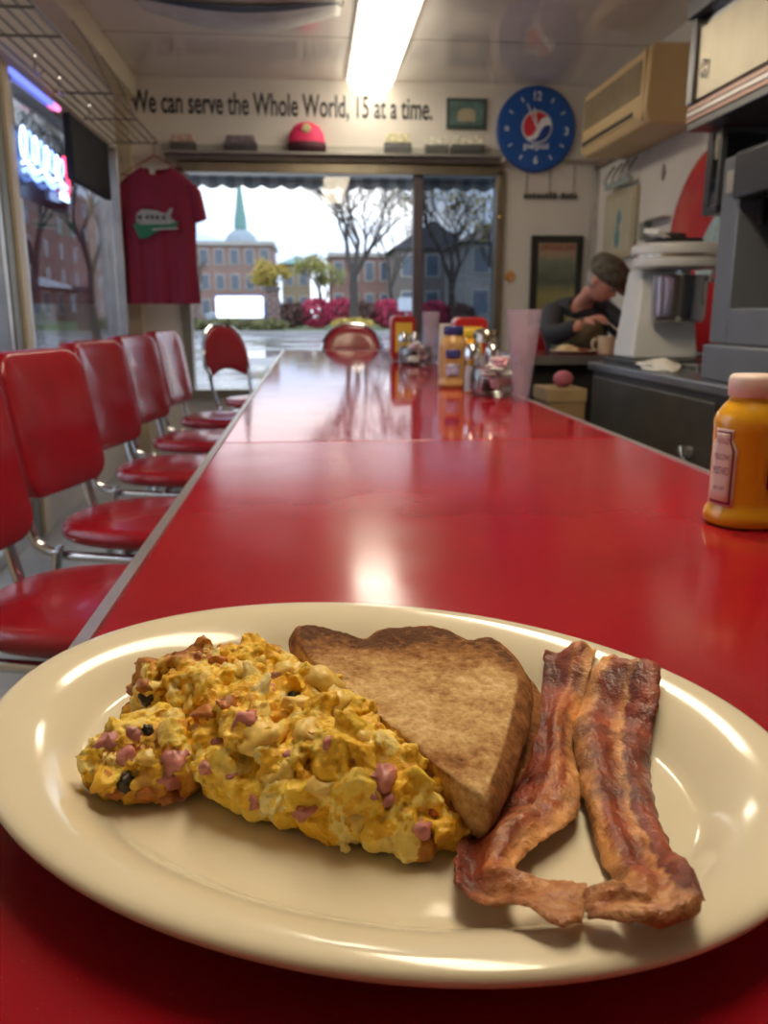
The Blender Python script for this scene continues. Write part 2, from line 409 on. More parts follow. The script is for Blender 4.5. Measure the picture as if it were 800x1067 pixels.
# ------------------------------------------------------------------ platter
PC = Vector((.0237, .3595)); PA, PB, PHI = .1905, .1507, R(-31.6)
cu_, su_ = math.cos(PHI), math.sin(PHI)
PROF = [(0, .0235), (.0015, .0250), (.004, .0258), (.010, .0250), (.020, .0218), (.028, .0175), (.034, .0130), (.0385, .0088), (.0415, .0062), (.0445, .0050), (.050, .0046), (.070, .0046), (.10, .0046)]
def plate_z(x, y):
    dx, dy = x-PC.x, y-PC.y; a = dx*cu_+dy*su_; b_ = -dx*su_+dy*cu_
    r = math.hypot(a/PA, b_/PB); d_ = (1-r)*r/max(1e-6, math.hypot(a/PA**2, b_/PB**2)) if r > .3 else PB
    if d_ <= 0: return .76+.0235
    for (d0, z0), (d1, z1) in zip(PROF, PROF[1:]):
        if d_ <= d1: return .76+z0+(z1-z0)*(d_-d0)/(d1-d0)
    return .76+.0046
def make_plate():
    rings = [(d_, z) for d_, z in PROF[::-1]]+[(.0, .0225), (.0005, .0210), (.002, .0195), (.008, .0175), (.02, .0130), (.035, .005), (.040, .0018), (.043, .0), (.050, .0), (.053, .0015), (.07, .002), (.10, .002)]
    n = 160; vs = [(0, 0, .0046)]; fs = []
    for d_, z in rings:
        for k in range(n):
            t = 2*math.pi*k/n; nx, ny = math.cos(t)/PA, math.sin(t)/PB; l = math.hypot(nx, ny)
            if d_ >= .07: s = 1-(d_-.05)/(PB-.05) - .05/PB; a, b_ = (PA-d_)*math.cos(t), (PB-d_)*math.sin(t)
            else: a, b_ = PA*math.cos(t)-d_*nx/l, PB*math.sin(t)-d_*ny/l
            vs.append((a*cu_-b_*su_, a*su_+b_*cu_, z))
    for i in range(len(rings)-1):
        for k in range(n): l = (k+1) % n; fs.append((1+i*n+k, 1+i*n+l, 1+(i+1)*n+l, 1+(i+1)*n+k))
    for k in range(n): fs.append((0, 1+k, 1+(k+1) % n))
    o = len(rings)-1; vs.append((0, 0, .002)); c = len(vs)-1
    for k in range(n): fs.append((c, 1+o*n+(k+1) % n, 1+o*n+k))
    m, nt, b = newmat('cream_stoneware'); co = texco(nt)
    nt.links.new(ramp(nt, nz(nt, co, 12, 3), [(.3, (.80, .73, .54)), (.7, (.83, .76, .57))]), b.inputs['Base Color'])
    b.inputs['Roughness'].default_value = .14; b.inputs['Coat Weight'].default_value = .35; b.inputs['Coat Roughness'].default_value = .05
    bump(nt, b, nz(nt, co, 25, 2), .03, .002)
    o = MB().add(vs, fs).build('platter', m, smooth=80)
    o.location = (PC.x, PC.y, .76)
    return tag(o, 'large oval cream stoneware platter on the red counter', 'plate')
make_plate()

# ------------------------------------------------------------------ omelette
def inside(p, poly):
    x, y = p; c = False; n = len(poly)
    for i in range(n):
        x0, y0 = poly[i]; x1, y1 = poly[i-1]
        if (y0 > y) != (y1 > y) and x < (x1-x0)*(y-y0)/(y1-y0)+x0: c = not c
    return c
def edist(p, poly):
    P = Vector(p); best = 9
    for i in range(len(poly)):
        a, b_ = Vector(poly[i]), Vector(poly[i-1]); ab = b_-a; t = max(0, min(1, (P-a).dot(ab)/max(ab.dot(ab), 1e-12))); best = min(best, (a+ab*t-P).length)
    return best
def eggmat():
    m, nt, b = newmat('scrambled_egg'); co = texco(nt)
    n1 = nz(nt, co, 110, 4, .65); n3 = nz(nt, co, 330, 3, .6); n4 = nz(nt, co, 40, 3, .6, .3)
    def at(n): g = nt.nodes.new('ShaderNodeAttribute'); g.attribute_name = n; return g.outputs['Fac']
    tone = mth(nt, 'ADD', at('tone'), mth(nt, 'MULTIPLY', mth(nt, 'SUBTRACT', n1, .5), .55))
    c = ramp(nt, tone, [(.05, (.66, .31, .016)), (.28, (.86, .50, .032)), (.50, (.90, .62, .075)), (.74, (.90, .71, .22)), (1.0, (.87, .75, .38))])
    k = mth(nt, 'ADD', at('crust'), mth(nt, 'MULTIPLY', mth(nt, 'SUBTRACT', n4, .5), 1.3))
    k = mth(nt, 'ADD', k, mth(nt, 'MULTIPLY', mth(nt, 'SUBTRACT', n1, .5), .7))
    c = mixc(nt, ramp(nt, k, [(.28, (0, 0, 0)), (.62, (.85, .85, .85))]), c, (.52, .19, .025))
    crust = ramp(nt, n1, [(.3, (.11, .025, .006)), (.5, (.28, .08, .014)), (.7, (.46, .17, .03))])
    c = mixc(nt, ramp(nt, k, [(.72, (0, 0, 0)), (1.0, (1, 1, 1))]), c, crust)
    nt.links.new(c, b.inputs['Base Color'])
    b.inputs['Roughness'].default_value = .46; b.inputs['Specular IOR Level'].default_value = .35; b.inputs['Subsurface Weight'].default_value = .12; b.inputs['Subsurface Radius'].default_value = (1, .6, .2); b.inputs['Subsurface Scale'].default_value = .003
    h = mth(nt, 'ADD', n3, mth(nt, 'MULTIPLY', n1, 1.5)); bump(nt, b, mth(nt, 'ADD', h, mth(nt, 'MULTIPLY', nz(nt, co, 800, 2), .5)), .5, .0014)
    return m
EGG = eggmat()
def tops(poly, hmax, dmax, x, y):
    d_ = edist((x, y), poly) if inside((x, y), poly) else 0
    return plate_z(x, y)+hmax*math.sqrt(max(0, 1-(1-min(d_/dmax, 1))**2))
def ico(n=2):
    bm = bmesh.new(); bmesh.ops.create_icosphere(bm, subdivisions=n, radius=1)
    v = [w.co.copy() for w in bm.verts]; f = [tuple(q.index for q in g.verts) for g in bm.faces]; bm.free(); return v, f
ICV, ICF = ico(2)
def blob(mb, c, r, rng, amp=.25):
    rot = Matrix.Rotation(rng.uniform(0, 6.28), 3, Vector((rng.uniform(-1, 1), rng.uniform(-1, 1), rng.uniform(-1, 1))).normalized())
    o = Vector((rng.uniform(0, 99), rng.uniform(0, 99), 0)); vs = []
    for v in ICV:
        k = 1+amp*noise.noise(v*1.6+o)
        vs.append(Vector(c)+rot @ Vector((v.x*r[0]*k, v.y*r[1]*k, v.z*r[2]*k)))
    mb.add(vs, ICF)
from mathutils.kdtree import KDTree
def egg_body(name, poly, hmax, dmax, seed, ncurd, crustfn, hfn=lambda x, y: 1):
    rng = random.Random(seed); mb = MB()
    xs = [p[0] for p in poly]; ys = [p[1] for p in poly]
    step = .006; x = min(xs)
    while x < max(xs):                                  # solid core
        y = min(ys)
        while y < max(ys):
            if inside((x, y), poly) and edist((x, y), poly) > .004:
                zt = tops(poly, hmax*hfn(x, y), dmax, x, y); pz = plate_z(x, y); h = zt-pz
                mb.ell((x, y, pz+h*.43), (.0062, .0062, max(.004, h*.43-.001)), 6, 4)
            y += step
        x += step
    core_n = len(mb.v); owner = []; tones = []
    cnt = 0
    while cnt < ncurd:
        x, y = rng.uniform(min(xs), max(xs)), rng.uniform(min(ys), max(ys))
        if not inside((x, y), poly): continue
        s = rng.choice([.0024, .003, .0036, .0045, .0055, .007, .0085])
        if edist((x, y), poly) < s*.55: continue
        zt = tops(poly, hmax*hfn(x, y), dmax, x, y); pz = plate_z(x, y); sz = s*rng.uniform(.55, .9)
        z = zt-sz*rng.uniform(.2, .75) if rng.random() < .72 else rng.uniform(pz+.003, max(zt-.002, pz+.004))
        z = max(z, pz+sz*.75)
        n0 = len(mb.v); blob(mb, (x, y, z), (s*rng.uniform(1, 1.7), s*rng.uniform(.7, 1), sz), rng, .75)
        owner += [cnt]*(len(mb.v)-n0); r_ = rng.random()
        tones.append((rng.uniform(.18, .42), 0) if r_ < .42 else (rng.uniform(.42, .66), 0) if r_ < .70 else (rng.uniform(.66, .92), -.3) if r_ < .86 else (.3, .5))
        cnt += 1
    kd = KDTree(len(owner))
    for i, w_ in enumerate(owner): kd.insert(mb.v[core_n+i], i)
    kd.balance()
    base = mb.build(name, EGG, weld=False)
    md = base.modifiers.new('r', 'REMESH'); md.mode = 'VOXEL'; md.voxel_size = .00085
    dg = bpy.context.evaluated_depsgraph_get(); me = bpy.data.meshes.new_from_object(base.evaluated_get(dg))
    bpy.data.objects.remove(base)
    bm = bmesh.new(); bm.from_mesh(me); [bmesh.ops.smooth_vert(bm, verts=bm.verts, factor=.5, use_axis_x=True, use_axis_y=True, use_axis_z=True) for _ in range(4)]
    bm.normal_update(); tn = []; cr = []
    for v in bm.verts:
        w_ = owner[kd.find(v.co)[1]]; tn.append(tones[w_][0]); cr.append(tones[w_][1]+crustfn(v.co))
        k = (abs(noise.noise(v.co*210))*-.0011+.0003)+noise.noise(v.co*450)*.0006
        v.co += v.normal*k
        pz = plate_z(v.co.x, v.co.y)+.0003
        if v.co.z < pz: v.co.z = pz
    bm.to_mesh(me); bm.free()
    for nm, dt in (('tone', tn), ('crust', cr)): me.attributes.new(nm, 'FLOAT', 'POINT').data.foreach_set('value', dt)
    me.materials.clear(); me.materials.append(EGG)
    me.polygons.foreach_set('use_smooth', [True]*len(me.polygons))
    o = bpy.data.objects.new(name, me); C.objects.link(o)
    bv = BVHTree.FromPolygons([v.co for v in me.vertices], [tuple(p.vertices) for p in me.polygons])
    return o, bv
HAM = M('diced_ham', (.56, .22, .20), .36, var=.3, scale=90, sss=.2, bmp=.2, bs=400)
POT = M('potato_chunk', (.84, .58, .14), .40, var=.14, scale=120, sss=.25, bmp=.2, bs=300)
POTB = M('browned_potato', (.48, .16, .03), .4, var=.5, scale=130, bmp=.3, bs=300)
DRK = M('charred_bit', (.03, .022, .012), .4, var=.5, scale=200)
def chunk(name, mat, c, r, parent, rng, boxy=.55, org=None):
    mb = MB(); rot = Matrix.Rotation(rng.uniform(0, 6.28), 3, Vector((rng.uniform(-.4, .4), rng.uniform(-.4, .4), 1)).normalized()) if org is None else org
    vs = []; o = Vector((rng.uniform(0, 99), 3, 1))
    V, F = ICV3, ICF3
    for v in V:
        mx = max(abs(v.x), abs(v.y), abs(v.z)); w = v.lerp(v/mx*.86, boxy); k = 1+.42*noise.noise(v*1.3+o)+.22*noise.noise(v*3.2+o)+.12*noise.noise(v*7+o)
        vs.append(Vector(c)+rot @ Vector((w.x*r[0]*k, w.y*r[1]*k, w.z*r[2]*k)))
    return mb.add(vs, F).build(name, mat, parent, smooth=70, weld=False)
ICV3, ICF3 = ico(3)
def drop(bv, x, y):
    h = bv.ray_cast(Vector((x, y, 1)), Vector((0, 0, -1)))
    return h[0].z if h[0] is not None else None
def drop_view(bv, px, py):
    h = bv.ray_cast(Vector((0, 0, EYE)), ray(px, py).normalized()); return h[0]
OM = [(-.099, .386), (-.094, .404), (-.078, .418), (-.055, .432), (-.030, .430), (-.006, .415), (.014, .388), (.030, .356), (.046, .322), (.064, .296), (.060, .279), (.036, .272), (.014, .280), (-.012, .294), (-.034, .304), (-.050, .322), (-.058, .345), (-.070, .368)]
om = thing('omelette', 'large piece of chunky golden omelette with ham and potato on the platter', 'omelette', (-.015, .35, .765))
def crust_om(co):
    b_ = max(0, 1-((co.x+.078)**2+(co.y-.412)**2)**.5/.045)*1.45
    c_ = max(0, 1-abs((co.y-.428)+(co.x+.05)*-.1)/.020)*(1 if co.x < .0 else max(0, 1-co.x/.02))*1.0
    return max(b_, c_, .0)-.14+.85*max(0, noise.noise(co*42)-.10)
omb, bv1 = egg_body('egg', OM, .036, .026, 3, 620, crust_om, lambda x, y: 1.0-.62*max(0, (x-.015)/.05)+.16*noise.noise(Vector((x*38, y*38, 0))))
def reparent(o, p):
    inv = wm(p).inverted(); o.data.transform(inv); o.parent = p
reparent(omb, om)
CH = [(-.104, .336), (-.100, .352), (-.088, .366), (-.070, .372), (-.056, .362), (-.048, .344), (-.052, .328), (-.064, .320), (-.082, .321), (-.097, .325)]
chn = thing('omelette_piece', 'small broken-off chunk of omelette with a charred spot, left of the large piece', 'omelette', (-.077, .343, .765))
chb, bv2 = egg_body('egg', CH, .024, .014, 9, 170, lambda co: .25+.7*noise.noise(co*50))
reparent(chb, chn)
rng = random.Random(12)
hams = [(255, 752, 5.5, 0), (228, 775, 5, 0), (215, 800, 4.5, 0), (400, 812, 7, 0), (410, 832, 6, 0), (388, 828, 4, 0), (318, 845, 6, 0), (345, 775, 4, 0), (285, 718, 4, 0), (368, 790, 3.5, 0), (300, 790, 3.5, 0),
        (265, 835, 5, 0), (440, 865, 5, 0), (205, 745, 4, 0), (160, 740, 4, 0), (455, 845, 3.5, 0), (335, 720, 3.5, 0), (240, 810, 4, 0)]
pots = [(272, 770, 10), (300, 700, 8), (340, 712, 10), (350, 735, 8), (250, 700, 7), (320, 765, 8), (345, 820, 9), (290, 810, 8), (378, 768, 7), (250, 790, 7), (215, 712, 6), (185, 725, 6), (420, 790, 6), (375, 850, 7), (400, 875, 6), (310, 735, 7), (270, 690, 6), (455, 820, 6), (200, 735, 6)]
for i, (x, y, s, _) in enumerate(hams):
    p = drop_view(bv1, x, y)
    if p is not None: chunk('ham_cube', HAM, p+Vector((0, .0028, -.0012)), (s*.00085, s*.00075, s*.0007), om, rng, .5)
for x, y, s in pots:
    p = drop_view(bv1, x, y)
    if p is not None: chunk('potato_chunk', POT, p+Vector((0, .0042, -.0022)), (s*.00098, s*.0007, s*.0006), om, rng, .35)
for x, y, s in [(215, 745, 8), (237, 735, 6), (225, 690, 7), (285, 708, 5), (330, 712, 4), (470, 845, 5), (150, 715, 6), (262, 745, 4)]:
    p = drop_view(bv1, x, y)
    if p is not None: chunk('browned_bit', POTB, p+Vector((0, .002, -.001)), (s*.0008, s*.0007, s*.0005), om, rng, .1)
for x, y, s in [(110, 775, 6), (140, 765, 5), (130, 788, 6), (180, 790, 6), (175, 810, 6), (185, 828, 4)]:
    p = drop_view(bv2, x, y)
    if p is not None: chunk('ham_cube', HAM, p+Vector((0, .0028, -.0018)), (s*.0011, s*.0009, s*.0008), chn, rng, .4)
for x, y, s in [(155, 790, 6), (150, 825, 6), (175, 830, 5), (120, 825, 5)]:
    p = drop_view(bv2, x, y)
    if p is not None: chunk('potato_chunk', POT if y < 800 else POTB, p+Vector((0, .002, -.001)), (s*.0009, s*.0007, s*.0006), chn, rng, .2)
for bvx, prt, x, y, s in [(bv2, chn, 131, 815, 4.5), (bv2, chn, 155, 763, 3.2), (bv1, om, 152, 728, 3.5), (bv1, om, 306, 727, 3.0)]:
    p = drop_view(bvx, x, y)
    if p is not None: chunk('charred_bit', DRK, p+Vector((0, .001, -.0003)), (s*.0011, s*.0007, s*.001), prt, rng, .1)

# ------------------------------------------------------------------ toast
def toastmat():
    m, nt, b = newmat('toasted_bread'); co = texco(nt)
    at = nt.nodes.new('ShaderNodeAttribute'); at.attribute_name = 'edge'      # 0 crumb .. 1 crust
    tb = nt.nodes.new('ShaderNodeAttribute'); tb.attribute_name = 'toasted'
    n1 = nz(nt, co, 40, 5, .65); n2 = nz(nt, co, 260, 3, .6); n3 = nz(nt, co, 120, 4, .7)
    t = mth(nt, 'ADD', mth(nt, 'ADD', mth(nt, 'MULTIPLY', n1, .55), mth(nt, 'MULTIPLY', n3, .38)), mth(nt, 'MULTIPLY', tb.outputs['Fac'], .50))
    t = mth(nt, 'ADD', t, mth(nt, 'MULTIPLY', mth(nt, 'SUBTRACT', n2, .25), .42))
    c = ramp(nt, t, [(.46, (.82, .62, .34)), (.62, (.62, .40, .17)), (.82, (.34, .15, .045)), (1.02, (.11, .04, .013))])
    vo = nt.nodes.new('ShaderNodeTexVoronoi'); vo.inputs['Scale'].default_value = 330; nt.links.new(co, vo.inputs['Vector'])
    pore = mth(nt, 'LESS_THAN', vo.outputs['Distance'], .2)
    c = mixc(nt, mth(nt, 'MULTIPLY', pore, .35), c, (.22, .10, .03))
    crust = ramp(nt, n3, [(.3, (.13, .045, .012)), (.5, (.26, .10, .028)), (.72, (.42, .19, .06))])
    ef = ramp(nt, mth(nt, 'ADD', at.outputs['Fac'], mth(nt, 'MULTIPLY', mth(nt, 'SUBTRACT', n3, .5), .5)), [(.35, (0, 0, 0)), (.65, (1, 1, 1))])
    nt.links.new(mixc(nt, ef, c, crust), b.inputs['Base Color'])
    b.inputs['Roughness'].default_value = .8; b.inputs['Specular IOR Level'].default_value = .25
    h = mth(nt, 'ADD', mth(nt, 'MULTIPLY', vo.outputs['Distance'], .7), mth(nt, 'MULTIPLY', n2, .8)); bump(nt, b, h, .6, .0012)
    return m
TOAST = toastmat()
def toast(name_label, pts, ztop, thick, crustflag, tb_fn, seed):
    """pts: outline corners (x, y, crust 0/1); a slice with bulging crust, cut side left bare"""
    P = catmull([Vector((p[0], p[1], p[2])) for p in pts], 12, True)
    n = len(P); cx = sum(p.x for p in P)/n; cy = sum(p.y for p in P)/n
    vs = []; edge = []; tb = []; fs = []
    NR = 56
    def w(p, k):   # wobble
        return noise.noise(Vector((p.x*120, p.y*120, seed+k)))*.0012
    rings = []
    for j in range(NR+1):                         # top
        s = j/NR; rings.append(('t', s))
    for j in range(1, 10): rings.append(('s', j/10))
    for j in range(NR//2+1): rings.append(('b', 1-j/(NR//2)))
    for kind, s in rings:
        for p in P:
            cr = min(1, max(0, p.z))
            if kind == 't' or kind == 'b':
                ss = s**.8 if kind == 't' else s
                x, y = cx+(p.x-cx)*ss, cy+(p.y-cy)*ss
                z = ztop(x, y); d_ = (1-ss)*math.hypot(p.x-cx, p.y-cy)
                z -= .0022*math.exp(-d_/.0025)*(1 if cr > .3 else .4)
                z += noise.noise(Vector((x*55, y*55, seed)))*.0014+noise.noise(Vector((x*230, y*230, seed)))*.0007+noise.noise(Vector((x*520, y*520, seed)))*.0005
                if kind == 'b': z = ztop(x, y)-thick+.001*math.exp(-d_/.0025)
                edge.append(cr*math.exp(-(d_/.0045)**2)); tb.append(tb_fn(x, y))
            else:
                a = math.pi*s; bul = (.0042*cr)*math.sin(a)
                dx, dy = p.x-cx, p.y-cy; l = math.hypot(dx, dy)
                q = noise.noise(Vector((p.x*90, p.y*90, s*2.5+seed)))*.0012
                x, y = p.x+dx/l*(bul+q), p.y+dy/l*(bul+q)
                zt = ztop(p.x, p.y)-.0022; z = zt-(thick-.0032)*s
                edge.append(cr if cr > .3 else 0.0); tb.append(.2)
            vs.append(Vector((x, y, z)))
    for i in range(len(rings)-1):
        for k in range(n): l = (k+1) % n; fs.append((i*n+k, i*n+l, (i+1)*n+l, (i+1)*n+k))
    me = bpy.data.meshes.new('toast_slice'); me.from_pydata([tuple(v) for v in vs], [], fs)
    for nm, dt in (('edge', edge), ('toasted', tb)):
        a = me.attributes.new(nm, 'FLOAT', 'POINT'); a.data.foreach_set('value', dt)
    bm = bmesh.new(); bm.from_mesh(me); bmesh.ops.recalc_face_normals(bm, faces=bm.faces); bm.to_mesh(me); bm.free()
    me.materials.append(TOAST); me.polygons.foreach_set('use_smooth', [True]*len(me.polygons))
    o = bpy.data.objects.new('toast_slice', me); C.objects.link(o)
    return tag(o, name_label, 'toast', 'toast triangles on the platter')
zt = lambda x, y: .7945+(y-.29)*.055-(x-.05)*.03
def pz3(px, py, z=.795):
    p = onz(px, py, z); p = onz(px, py, zt(p.x, p.y)); return p
def tb1(x, y): return .12+.95*max(0, min(1, (y-.365)/.07))+.5*max(0, min(1, (x-.088)/.02))+.35*max(0, 1-abs(y-.30)/.02)
o1 = [(306, 652, .9), (322, 646, 1), (352, 653, 1), (378, 660, 1), (400, 650, 1), (445, 647, 1), (475, 655, 1), (490, 663, 1), (512, 660, 1), (530, 672, 1), (546, 694, 1), (546, 720, 1), (538, 752, 1), (528, 785, 1), (516, 815, 1), (505, 829, .3), (480, 815, 0), (440, 782, 0), (400, 748, 0), (360, 715, 0), (325, 685, 0)]
pts1 = []
for x, y, c in o1:
    p = pz3(x, y); pts1.append((p.x, p.y, c))
toast('toasted wheat bread triangle lying on top, beside the omelette', pts1, zt, .0200, 1, tb1, 1)
zt2 = lambda x, y: zt(x, y)-.0208
pts2 = [(p[0]+.0105, p[1]+.020, p[2]) for p in pts1]
toast('wheat toast triangle mostly hidden beneath the other slice', pts2, zt2, .0085, 1, lambda x, y: .4, 5)

# ------------------------------------------------------------------ bacon
def baconmat(name, stops, seed):
    m, nt, b = newmat(name)
    uv = nt.nodes.new('ShaderNodeUVMap'); uv.uv_map = 'UVMap'; sp = nt.nodes.new('ShaderNodeSeparateXYZ'); nt.links.new(uv.outputs[0], sp.inputs[0])
    co = texco(nt)
    mp = nt.nodes.new('ShaderNodeMapping'); mp.inputs['Scale'].default_value = (2.2, 7, 1); mp.inputs['Location'].default_value = (seed, seed, 0); nt.links.new(uv.outputs[0], mp.inputs[0])
    w = nz(nt, mp.outputs[0], 1.0, 4, .6); n2 = nz(nt, co, 160, 4, .65); n3 = nz(nt, co, 45, 4, .6)
    u = mth(nt, 'ADD', sp.outputs[0], mth(nt, 'MULTIPLY', mth(nt, 'SUBTRACT', w, .5), .42))
    u = mth(nt, 'ADD', u, mth(nt, 'MULTIPLY', mth(nt, 'SUBTRACT', n2, .5), .10))
    c = ramp(nt, u, stops)
    dk = ramp(nt, n3, [(.36, (.34, .25, .22)), (.6, (1.3, 1.25, 1.2))])
    c = mixc(nt, .85, c, dk, 'MULTIPLY')
    ta = nt.nodes.new('ShaderNodeAttribute'); ta.attribute_name = 'tail'
    tl_ = ramp(nt, mth(nt, 'ADD', ta.outputs['Fac'], mth(nt, 'MULTIPLY', mth(nt, 'SUBTRACT', n3, .5), .8)), [(.35, (0, 0, 0)), (.75, (.75, .75, .75))])
    c = mixc(nt, tl_, c, ramp(nt, n2, [(.35, (.36, .12, .04)), (.55, (.60, .28, .10)), (.7, (.68, .38, .16))]))
    spk = ramp(nt, n2, [(.60, (0, 0, 0)), (.75, (1, 1, 1))])
    c = mixc(nt, mth(nt, 'MULTIPLY', spk, .4), c, (.50, .22, .08))
    nt.links.new(c, b.inputs['Base Color'])
    nt.links.new(mth(nt, 'ADD', mth(nt, 'MULTIPLY', n2, .5), .16), b.inputs['Roughness']); b.inputs['Specular IOR Level'].default_value = .6
    bump(nt, b, mth(nt, 'ADD', mth(nt, 'MULTIPLY', n2, 1.4), mth(nt, 'MULTIPLY', n3, 1.6)), .9, .0018)
    return m
MEAT, MEAT2, FAT, FAT2 = (.18, .026, .011), (.31, .062, .020), (.66, .33, .12), (.50, .19, .06)
def onplate(px, py, off):
    z = .815
    while z > .76:
        p = onz(px, py, z)
        if plate_z(p.x, p.y)+off >= z: return p
        z -= .0004
    return onz(px, py, .768)
def bacon(label, secs, mat, seed, zl=None):
    """secs: rows of (left px, left py, right px, right py, lift left, lift mid, lift right)"""
    rows = []
    for (ax, ay, bx, by, la, lm, lb) in secs:
        A = onplate(ax, ay, .0015+la); B = onplate(bx, by, .0015+lb)
        rows.append((A, B, la, lm, lb))
    LA = catmull([r[0] for r in rows], 9); LB = catmull([r[1] for r in rows], 9); LF = catmull([Vector((r[2], r[3], r[4])) for r in rows], 9)
    NU = 22; n = len(LA); top = []; uvs = []
    s = 0
    for i in range(n):
        if i: s += ((LA[i]+LB[i])/2-(LA[i-1]+LB[i-1])/2).length
        A, B = LA[i], LB[i]; dr = (B-A)
        ja = noise.noise(Vector((s*260, seed, 0)))*.0012+noise.noise(Vector((s*700, seed, 5)))*.0006; jb = noise.noise(Vector((s*260, seed, 9)))*.0012+noise.noise(Vector((s*700, seed, 15)))*.0006
        for k in range(NU+1):
            u = k/NU; p = A.lerp(B, u)
            p = p+dr.normalized()*(ja*(1-u)**3*-1+jb*u**3)
            la, lm, lb = LF[i]; lift = (1-u)*(1-2*u)*la+4*u*(1-u)*lm+u*(2*u-1)*lb if True else 0
            pz = plate_z(p.x, p.y)
            wav = noise.noise(Vector((s*38, u*2.2, seed)))*.0032+noise.noise(Vector((s*120, u*7, seed+3)))*.0016+noise.noise(Vector((p.x*420, p.y*420, seed)))*.0008
            rid = .0016*math.sin(u*math.pi*3+seed)
            z = max(pz+.0032, pz+.0028+lift+wav+rid)
            top.append(Vector((p.x, p.y, z))); uvs.append((u, s*12))
    vs = list(top); th = .0021; W_ = NU+1
    for i, p in enumerate(top): 
        k = i % W_; e_ = .4 if k in (0, NU) else 1
        vs.append(p-Vector((0, 0, th*e_)))
    for i in range(n*W_):
        k = i % W_
        if k in (0, NU): vs[i] = vs[i]-Vector((0, 0, th*.35))
    fs = []; N = n*W_
    for i in range(n-1):
        for k in range(NU):
            a = i*W_+k; fs.append((a, a+1, a+W_+1, a+W_)); fs.append((N+a, N+a+W_, N+a+W_+1, N+a+1))
        a = i*W_; fs.append((a, a+W_, N+a+W_, N+a)); a = i*W_+NU; fs.append((a, N+a, N+a+W_, a+W_))
    for k in range(NU): fs.append((k, N+k, N+k+1, k+1)); a = (n-1)*W_+k; fs.append((a, a+1, N+a+1, N+a))
    me = bpy.data.meshes.new('bacon_strip'); me.from_pydata([tuple(v) for v in vs], [], fs)
    ul = me.uv_layers.new(name='UVMap')
    for l in me.loops: ul.data[l.index].uv = uvs[l.vertex_index % N]
    tot = s; me.attributes.new('tail', 'FLOAT', 'POINT').data.foreach_set('value', [max(0, min(1, (uvs[i % N][1]/12/tot-.80)/.12)) for i in range(len(vs))])
    bm = bmesh.new(); bm.from_mesh(me); bmesh.ops.recalc_face_normals(bm, faces=bm.faces); bm.to_mesh(me); bm.free()
    me.materials.append(mat); me.polygons.foreach_set('use_smooth', [True]*len(me.polygons))
    o = bpy.data.objects.new('bacon_strip', me); C.objects.link(o)
    return tag(o, label, 'bacon', 'crisp bacon strips on the platter')
bA = baconmat('bacon_dark', [(.0, MEAT2), (.15, MEAT), (.48, MEAT2), (.58, FAT2), (.72, MEAT2), (.86, FAT), (1, FAT)], 1.3)
bB = baconmat('bacon_streaky', [(.0, FAT), (.14, FAT), (.22, MEAT2), (.44, MEAT2), (.52, FAT2), (.60, FAT), (.66, MEAT), (.88, MEAT2), (1, MEAT)], 4.1)
bacon('left bacon strip, its lower end folded over toward the right', [
    (567, 681, 622, 676, .002, .004, .003), (564, 720, 612, 715, .003, .006, .003), (556, 765, 598, 760, .002, .008, .004), (546, 808, 603, 812, .002, .009, .007), (515, 840, 601, 848, .003, .010, .008), (481, 872, 562, 878, .005, .010, .008),
    (474, 900, 540, 895, .009, .010, .010), (474, 920, 536, 908, .009, .012, .012), (486, 938, 545, 910, .007, .013, .014), (535, 950, 570, 912, .005, .011, .012), (578, 972, 595, 914, .003, .009, .009), (606, 968, 613, 920, .003, .007, .008)], bA, 2.0)
bacon('right bacon strip with a pale fatty streak, curled back at its lower end', [
    (626, 686, 688, 698, .005, .007, .004), (610, 722, 686, 735, .005, .008, .004), (596, 758, 680, 766, .005, .009, .003), (603, 812, 678, 808, .005, .009, .003), (615, 862, 686, 856, .004, .009, .004), (631, 905, 704, 896, .004, .010, .006),
    (640, 925, 730, 930, .007, .011, .010), (646, 930, 731, 950, .009, .012, .011), (648, 932, 700, 972, .010, .012, .009), (630, 930, 658, 968, .009, .010, .006), (607, 934, 612, 962, .008, .008, .005)], bB, 6.0)
#FOODEND
# ------------------------------------------------------------------ mustard bottle in front
def bottle(loc, label, cap, body, lab, group=None, s=1.0, flat=1.0, rz=0, words=('HEINZ', 'YELLOW', 'MUSTARD'), shape='keystone'):
    t = thing('condiment_bottle', label, 'bottle', loc, 0, group)
    x, y, z = loc
    Mx = Matrix.Translation((x, y, z)) @ Matrix.Rotation(rz, 4, 'Z') @ Matrix.Diagonal((s, s*flat, s, 1))
    MB().lathe([(0, 0), (.034, 0), (.038, .003), (.0395, .009), (.038, .015), (.0355, .019), (.035, .026), (.0355, .08), (.036, .098), (.0365, .106), (.034, .114), (.0285, .122), (.024, .127), (.0225, .131), (.0, .131)], 40, Mx).build('bottle_body', body, t)
    MB().lathe([(0, .1312), (.0245, .1312), (.0255, .133), (.0255, .148), (.0245, .151), (.022, .153), (0, .1535)], 40, Mx).build('cap', cap, t)
    return t, Mx
mus = M('mustard_yellow', (.80, .40, .010), .22, var=.05, coat=.4, spec=.5)
capm = M('pinkish_cap', (.84, .68, .60), .35, var=.04)
mb_, Mx = bottle((.436, .795, .7605), 'yellow mustard squeeze bottle with a pale cap at the right edge of the counter', capm, mus, None, s=.98)
